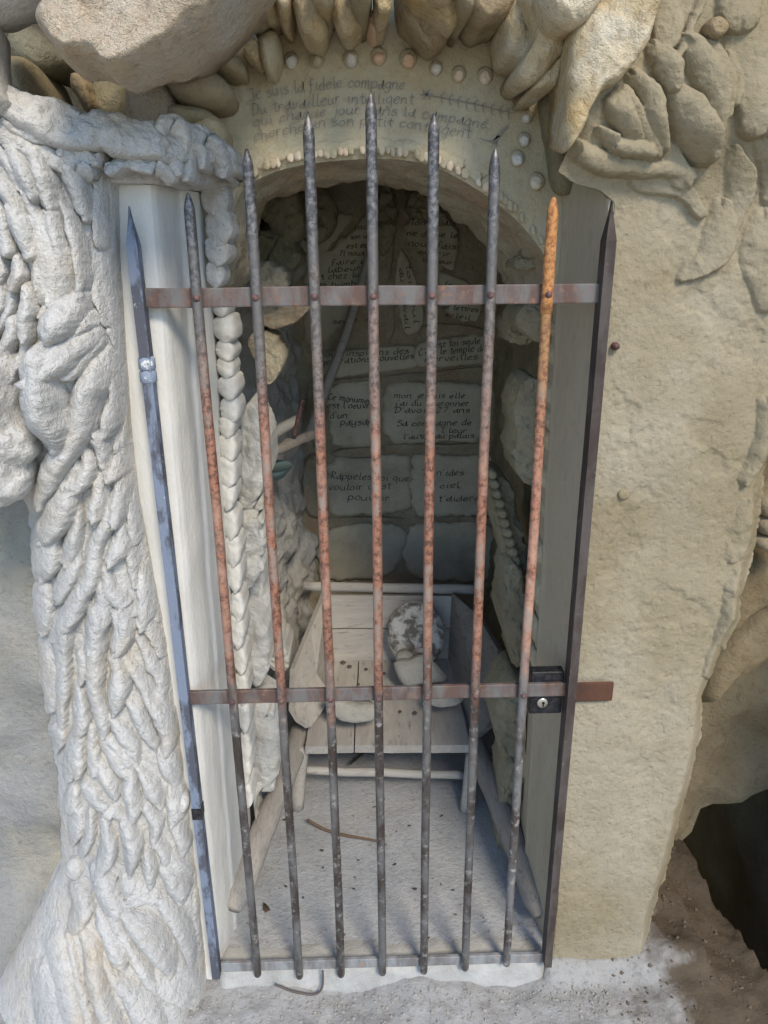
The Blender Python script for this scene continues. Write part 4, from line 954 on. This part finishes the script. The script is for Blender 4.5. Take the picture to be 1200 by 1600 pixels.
def flatbar(name, x0, x1, z, hgt, y0, y1, mat, dz=0):
    mb = MB(); n = 40
    for i in range(n):
        pass
    sec = [(y0, -hgt/2+.002), (y0+.001, -hgt/2), (y1, -hgt/2), (y1, hgt/2), (y0+.001, hgt/2), (y0, hgt/2-.002)]
    V = []; F = []
    for i in range(n+1):
        t = i/n; X = lerp(x0, x1, t); wz = .0012*noise.noise(Vector((X*7, z, 2)))
        for yy, zz in sec: V.append(Vector((X, yy+.0008*noise.noise(Vector((X*9, z, 7))), z+dz*t+zz+wz+.0006*noise.noise(Vector((X*60, zz*90, z))))))
    m_ = len(sec)
    for i in range(n):
        for j in range(m_): F.append((i*m_+j, i*m_+(j+1) % m_, (i+1)*m_+(j+1) % m_, (i+1)*m_+j))
    F.append(tuple(range(m_))[::-1]); F.append(tuple(range(n*m_, n*m_+m_)))
    mb.add(V, F); return mb.build(name, mat, gt, flat=True)
flatbar('upper_rail', -.390, .391, ZU, .0325, -.0028, .005, M['rail'])
flatbar('lower_rail', -.390, .391, ZL, .031, -.0028, .005, M['rail'])
flatbar('bottom_rail', -.388, .391, ZB, .028, -.0028, .005, M['greyrail'])
def post(name, x, zt, zb, wdt, y0, y1, mat, tip):
    mb = MB(); sec = lambda s: [(-wdt/2*s, y0), (wdt/2*s, y0), (wdt/2*s, y1), (-wdt/2*s, y1)]
    zs = [zb+(zt-tip-zb)*i/30 for i in range(31)]; V = []; F = []
    for z in zs:
        for dx, y in sec(1): V.append(Vector((x+dx+.0012*noise.noise(Vector((x*30, z*3, 1)))+.0004*noise.noise(Vector((dx*900, z*60, y*90))), y, z)))
    for f_ in (.35, .04):
        for dx, y in sec(f_): V.append(Vector((x+dx, lerp((y0+y1)/2, y, max(f_, .3)), zt-tip*(f_ if f_ > .1 else 0))))
    L = len(V)//4
    for i in range(L-1):
        for j in range(4): F.append((i*4+j, i*4+(j+1) % 4, i*4+4+(j+1) % 4, i*4+4+j))
    F.append((3, 2, 1, 0)); F.append(tuple(range(L*4-4, L*4))); mb.add(V, F); return mb.build(name, mat, gt, flat=True)
hp = post('hinge_post', -.4, 1.731, .012, .0185, -.016, .008, M['bluepost'], .060)
post('lock_post', .4, 1.733, .022, .0175, -.020, .014, M['darkpost'], .062)
for z, r in ((1.475,.0150),(1.452,.0150)):
    mb = MB(); c = Vector((-.4, -.004, z)); mb.tube([c+Vector((0,0,-.0125)), c+Vector((0,0,-.008)), c+Vector((0,0,.008)), c+Vector((0,0,.0125))], [.0112, r, r, .0112], 14, up=(1,0,0)); mb.build('hinge_knuckle', M['hinge'], hp)
mb = MB(); mb.box((-.4105, -.0185, .490), (-.3895, .009, .518)); mb.build('tape_band', M['black'], hp, flat=True)
a, b = at(829, 1046, .020), at(893, 1109, .020)
mb = MB(); mb.box((a.x, .0075, b.z), (.3895, .034, a.z), .002)
lk = mb.build('lock_case', M['black'], gt, flat=True)
c = at(847, 1097, .0075); mb = MB()
mb.tube([c, c+Vector((0, -.004, 0)), c+Vector((0, -.005, 0))], [.0118, .0118, .0100], 24); cy = mb.build('lock_cylinder', M['steel'], lk)
mb = MB(); mb.tube([c+Vector((.0015, -.0048, .001)), c+Vector((.0015, -.0058, .001))], [.0033, .0033], 12); mb.box((c.x, c.y-.0058, c.z-.008), (c.x+.003, c.y-.0049, c.z)); mb.build('keyhole', M['black'], lk, flat=True)
a, b = at(904, 1064, .012), at(955, 1093, .012)
mb = MB(); mb.box((.4092, .0040, b.z), (b.x, .0105, a.z), .003); mb.build('strike_plate', M['plate'], gt, flat=True)

# ================================================================== WHEELBARROW
wb = thing('wheelbarrow', 'old grey wooden wheelbarrow with flared sides inside the niche', 'wheelbarrow', (.03, .8, .02))
def board(name, quad, th, mat, parent=None, nu=14, nv=6, amp=.002):
    """a board with the four corners of its face and a thickness away from the camera"""
    A, B, C_, D_ = [Vector(p) for p in quad]; nrm = (B-A).cross(D_-A).normalized()*th
    mb = MB(); fn = lambda u, v: A.lerp(B, u).lerp(D_.lerp(C_, u), v)
    def jt(p): return p + Vector((noise.noise(p*25), noise.noise(p*25+Vector((9,9,9))), noise.noise(p*25+Vector((3,1,7)))))*amp
    mb.grid(lambda u, v: jt(fn(u, v)), nu, nv); mb.grid(lambda u, v: jt(fn(u, v)+nrm), nu, nv, True)
    for e in ((lambda s: fn(s, 0)), (lambda s: fn(1, s)), (lambda s: fn(1-s, 1)), (lambda s: fn(0, 1-s))):
        mb.grid(lambda u, v: jt(e(u)+nrm*(1-v)), nu, 1)
    return mb.build(name, mat, parent or wb, flat=True)
def polyboard(name, pts, th, mat, parent=None):
    P = [Vector(p) for p in pts]; nrm = Vector()
    for i in range(1, len(P)-1): nrm += (P[i]-P[0]).cross(P[i+1]-P[0])
    nrm.normalize(); n = len(P); mb = MB()
    c = sum(P, Vector())/n; V = P+[c]+[p+nrm*th for p in P]+[c+nrm*th]
    F = [(i, (i+1) % n, n) for i in range(n)]+[(n+1+(i+1) % n, n+1+i, 2*n+1) for i in range(n)]+[((i+1) % n, i, n+1+i, n+1+(i+1) % n) for i in range(n)]
    mb.add(V, F); return mb.build(name, mat, parent or wb, flat=True)
# handles (shafts) run from near the gate under the bed to the wheel
def shaft(pts, rad, name, mat, sq=.85):
    P = [Vector(p) for p in resample3(pts, 40)]; mb = MB(); R = [table(rad, i/39)*(1+.05*noise.noise(P[i]*12)) for i in range(40)]
    mb.tube(P, R, 16, sq=sq); mb.jitter(.0025, 22); return mb.build(name, mat, wb)
def resample3(pts, n):
    P = [Vector(p) for p in catmull([tuple(p) for p in pts], 10)]; d = [0]
    for a_, b_ in zip(P, P[1:]): d.append(d[-1]+(b_-a_).length)
    out = []; j = 0
    for k in range(n):
        s = d[-1]*k/(n-1)
        while j < len(d)-2 and d[j+1] < s: j += 1
        out.append(P[j].lerp(P[j+1], (s-d[j])/max(1e-9, d[j+1]-d[j])))
    return out
hr = [(0,.020),(.012,.030),(.05,.035),(.2,.033),(.26,.030),(.35,.034),(1,.03)]
shaft([at(364,1421,.085), at(392,1345,.20), at(425,1262,.36), at(458,1180,.56), (-.20,.95,.225), (-.09,1.34,.215)], hr, 'handle', M['handle'])
shaft([at(846,1430,.085), at(818,1352,.20), at(782,1262,.36), at(748,1180,.56), (.26,.95,.225), (.15,1.34,.215)], hr, 'handle', M['wood_dark'])
ZBED = .252
def bedq(xa0, xa1, xb0, xb1, y0=.545, y1=1.0): return [(xa0, y0, ZBED), (xa1, y0, ZBED-.004), (xb1, y1, ZBED+.022), (xb0, y1, ZBED+.022)]
xr0, xr1 = at(476,1150,.545).x, at(735,1155,.545).x; sp = at(553,1150,.545).x
board('bed_plank', [(xr0,.545,ZBED),(sp-.002,.545,ZBED),(-.06,1.0,.274),(-.20,1.0,.274)], -.028, M['wood'], nu=8, nv=12)
board('bed_plank', [(sp+.002,.545,ZBED),(xr1,.540,ZBED-.006),(.27,1.0,.272),(-.056,1.0,.274)], -.028, M['wood'], nu=10, nv=12)
for x, y, r in ((546,1046,.009),(572,1050,.007),(560,1072,.006),(600,1056,.006),(536,1040,.010),(625,1112,.006),(648,1114,.008),(590,1044,.006)):
    c = at(x, y, .9); d_ = ray(x, y); c = CAM + d_*((.262-CAM.z)/d_.z); c.z = table([(.5,.2525),(1.05,.2765)], c.y)+.001
    mb = MB(); mb.tube([c, c+Vector((0, 0, .002))], [r, r*.8], 9, sq=1.4); mb.build('rust_nail', M['wire'], wb)
# front board of two planks
fb0, fb1 = at(505,1034,1.0), at(712,1036,1.0)
ft0, ft1 = at(500,930,1.05), at(715,932,1.05)
mid0, mid1 = fb0.lerp(ft0, .5), fb1.lerp(ft1, .52)
board('front_plank', [fb0, fb1, mid1-Vector((0,0,.0015)), mid0-Vector((0,0,.0015))], -.022, M['wood_x'], nv=4)
board('front_plank', [mid0+Vector((0,.002,.0015)), mid1+Vector((0,.002,.0015)), ft1, ft0], -.022, M['wood_x'], nv=4)
mb = MB(); P = [at(lerp(475,746,i/14), lerp(916,921,i/14), 1.07) for i in range(15)]; mb.tube(P, .0185, 10, up=(0,0,1), sq=.8); mb.jitter(.002, 25); mb.build('cross_bar', M['wood_x'], wb)
polyboard('side_board', [at(503,926,1.04), at(478,985,.90), at(453,1046,.74), at(451,1110,.64), at(462,1128,.61), at(478,1138,.60), at(511,1092,.72), at(520,1062,.98), at(515,1030,1.0)], .02, M['wood'])
polyboard('side_board', [at(706,926,1.04), at(700,1030,1.0), at(716,1085,.80), at(742,1152,.60), at(760,1136,.60), at(774,1105,.64), at(778,1015,.76), at(745,960,.92)], -.02, M['wood_dark'])
for (x0, y0), (x1, y1), mt in (((470,1166),(464,1264),'wood'), ((742,1170),(728,1268),'wood')):
    A, B = at(x0, y0, .575), atz(x1, y1, .02)
    mb = MB(); mb.tube([A.lerp(B, t/6) for t in range(7)], [.026-.006*t/6 for t in range(7)], 8, up=(1,0,0), sq=.8); mb.jitter(.002, 20); mb.build('leg', M[mt], wb)
mb = MB(); P = [at(lerp(466,730,i/14), lerp(1203,1211,i/14), .60) for i in range(15)]; mb.tube(P, .0135, 10, up=(0,0,1)); mb.jitter(.003, 15); mb.build('leg_brace', M['wood_x'], wb)
mb = MB(); c = Vector((.03, 1.30, .205))
ring = [c+Vector((0, .165*math.cos(a*math.pi/16), .165*math.sin(a*math.pi/16))) for a in range(33)]
mb.tube(ring, .022, 8, cap=False, up=(1,0,0)); 
for a in range(2):
    d = Vector((0, .16*math.cos(a*math.pi/2+.4), .16*math.sin(a*math.pi/2+.4))); mb.tube([c-d, c+d], .014, 8)
mb.tube([c-Vector((.13,0,0)), c+Vector((.13,0,0))], .02, 10); mb.build('wheel', M['wood_dark'], wb)

# stones lying in the barrow
def lying(name, outline, Y, mat, label, cat='stone', depth=.02, back=.04, **k):
    o = stone(None, outline, Y, mat, depth=depth, back=back, name=name, label=label, category=cat, **k); return o
dc = (650, 991); lying('stone_disc', [(dc[0]+46*math.cos(a*.35)*(1+.02*math.sin(3*a)), dc[1]+46*math.sin(a*.35)) for a in range(18)], .955, M['disc'], 'round mottled grey stone disc leaning in the wheelbarrow', depth=.02, back=.03, n=44, K=10, flat=.8, tilt=(0, .22))
lying('flat_stone', [(616,1040),(640,1036),(664,1030),(690,1048),(698,1060),(660,1064),(628,1064)], .80, M['cutstone'], 'jagged pale stone lying below the round disc in the wheelbarrow', depth=.018, back=.04, tilt=(0, .45), jag=.10, amp=.006)
lying('pebble', [(619,1024),(632,1018),(646,1024),(648,1034),(634,1038),(620,1034)], .86, M['cutstone'], 'small rounded pebble wedged at the foot of the stone disc', depth=.02, back=.03, n=24)
lying('flat_stone', [(506,1098),(520,1092),(552,1102),(588,1104),(588,1120),(548,1124),(524,1118)], .60, M['cutstone'], 'pale flat stone on the left of the wheelbarrow bed', depth=.014, back=.03, tilt=(0, .45), jag=.06)
lying('flat_stone', [(668,1086),(700,1084),(726,1090),(718,1098),(690,1102),(670,1098)], .66, M['cutstone'], 'small flat pale stone on the right edge of the wheelbarrow bed', depth=.012, back=.03, tilt=(0, .45), jag=.06)

# sticks, pan and litter
def stick(name, pts, rad, mat, label, cat='stick', n=10, jit=.002):
    P = resample3(pts, 24); mb = MB()
    R = [table(rad, i/23) for i in range(24)]; mb.tube(P, R, n); mb.jitter(jit, 25)
    return mb.build(name, mat, label=label, category=cat)
stick('wooden_pole', [at(478,690,1.36), at(512,600,1.40), at(548,500,1.44), at(606,296,1.50)], [(0,.020),(1,.012)], M['wood_x'], 'pale wooden pole leaning against the lettered back wall', 'pole')
stick('broken_branch', [at(378,698,.86), at(420,680,.88), at(466,656,.90)], [(0,.022),(1,.017)], M['wood_x'], 'pale broken branch lying on the left rock ledge')
stick('rusty_rod', [at(474,624,.88), at(466,650,.88), at(460,682,.88)], [(0,.005),(.5,.007),(1,.006)], M['rivet'], 'rusty speckled rod standing beside the broken branch', 'rod', jit=.006)
stick('knotted_branch', [at(398,720,.84), at(430,704,.86), at(462,690,.90), at(490,678,.96)], [(0,.014),(.5,.018),(1,.012)], M['wood_dark'], 'dark gnarled branch under the pale broken branch', jit=.010)
mb = MB(); c = at(418, 728, .86)
prof2 = [(.075,.0),(.073,-.006),(.050,-.034),(.0,-.040)]
V = []; n = 32
for r, z in prof2:
    for i in range(n): V.append(c+Vector((r*math.cos(i*2*math.pi/n), r*math.sin(i*2*math.pi/n), z)))
mb.add(V, [(k*n+i, k*n+(i+1) % n, (k+1)*n+(i+1) % n, (k+1)*n+i) for k in range(len(prof2)-1) for i in range(n)]+[tuple(range(n))])
mb.build('enamel_pan', M['pan'], label='shallow blue green pan tucked under the branches on the left ledge', category='pan')
F0 = .024
stick('bent_twig', [atz(480,1281,F0+.02), atz(510,1297,F0+.004), atz(545,1306,F0+.004), atz(590,1314,F0+.004), atz(604,1320,F0+.004)], [(0,.004),(.5,.0045),(1,.002)], M['twig'], 'thin bent brown twig on the niche floor', 'twig', n=8, jit=.001)
stick('forked_twig', [atz(548,1194,F0+.03), atz(556,1186,F0+.01), atz(566,1178,F0+.01), atz(578,1170,F0+.012)], [(0,.003),(.5,.005),(1,.003)], M['leaf'], 'small dark twig under the rear edge of the wheelbarrow', 'twig', n=6)
stick('wire_scrap', [at(430,1538,-.016), at(455,1548,-.022), at(490,1553,-.024), at(503,1543,-.022), at(504,1518,-.018)], [(0,.003),(1,.003)], M['wire'], 'dark bent wire loop hanging at the left foot of the gate', 'wire', n=8, jit=.003)
def leaf(x, y, s, z, grp, label):
    c = atz(x, y, z); a = random.uniform(0, 6.28); mb = MB(); n = 8; V = []
    for i in range(n):
        t = i/n*2*math.pi; r = s*(1+.25*math.sin(3*t+a)); V.append(c+Vector((r*math.cos(t)*math.cos(a)-.5*r*math.sin(t)*math.sin(a), r*math.cos(t)*math.sin(a)+.5*r*math.sin(t)*math.cos(a), .003+.3*s*abs(math.sin(t+1)))))
    mb.add(V+[c+Vector((0, 0, .002))]+[v-Vector((0,0,.0012)) for v in V], [(i, (i+1) % n, n) for i in range(n)]+[((i+1) % n, i, n+1+i, n+1+(i+1) % n) for i in range(n)])
    o = mb.build('leaf_scrap', M['leaf'], label=label, category='leaf'); o['group'] = grp; return o
leaf(416, 1421, .016, F0, 'dry leaf scraps', 'largest dark dry leaf scrap on the niche floor beside the left handle')
for x, y in ((505,1357),(553,1390),(555,1372),(474,1404),(640,1291),(648,1390),(617,1352),(708,1392),(445,1282),(601,1412),(690,1276),(585,1262),(536,1462),(668,1468),(503,1330),(560,1345),(620,1300),(447,1386),(712,1430),(600,1250)):
    leaf(x, y, random.uniform(.003, .007), F0, 'dry leaf scraps', 'tiny dark dry leaf scrap scattered on the niche floor')

# grit and small gravel lying along the sill, in the corners and on the bare earth
def grit(name, spots, mat, label):
    mb = MB()
    for x, y, z, r in spots:
        c = Vector((x, y, z)); V = []
        for d in ((1,0,0),(-1,0,0),(0,1,0),(0,-1,0),(0,0,1),(0,0,-1)):
            V.append(c+Vector(d)*r*random.uniform(.6, 1.2)+Vector((random.uniform(-.3,.3), random.uniform(-.3,.3), random.uniform(-.2,.2)))*r)
        mb.add(V, [(0,2,4),(2,1,4),(1,3,4),(3,0,4),(2,0,5),(1,2,5),(3,1,5),(0,3,5)])
    mb.build(name, mat, flat=True, label=label, category='gravel', kind='stuff')
sp1 = []
for k in range(650):
    X = random.uniform(-.5, .55); Y = -.02-abs(random.gauss(0, .06)); sp1.append((X, Y, gz(X, Y)+.001, random.choice((.0015, .002, .003, .005))))
grit('gravel', sp1, M['cutstone'], 'grey grit and gravel scattered over the ground before the sill')
sp2 = []
for k in range(420):
    X = random.uniform(.56, .90); Y = random.uniform(-.2, .4); sp2.append((X, Y, gz(X, Y)+.001, random.choice((.0015, .002, .003, .004, .006))))
grit('rubble', sp2, M['crumbs'], 'brown rubble and earth crumbs on the ground right of the tan pillar')
sp3 = []
for k in range(500):
    X = random.uniform(-.36, .38); Y = random.uniform(.05, .8)
    if random.random() < .6: X = random.choice((-.36, .39))+random.gauss(0, .04)
    sp3.append((X, Y, .021, random.choice((.001, .0015, .002, .003))))
grit('floor_grit', sp3, M['ochre_dark'], 'fine brown grit scattered on the niche floor')
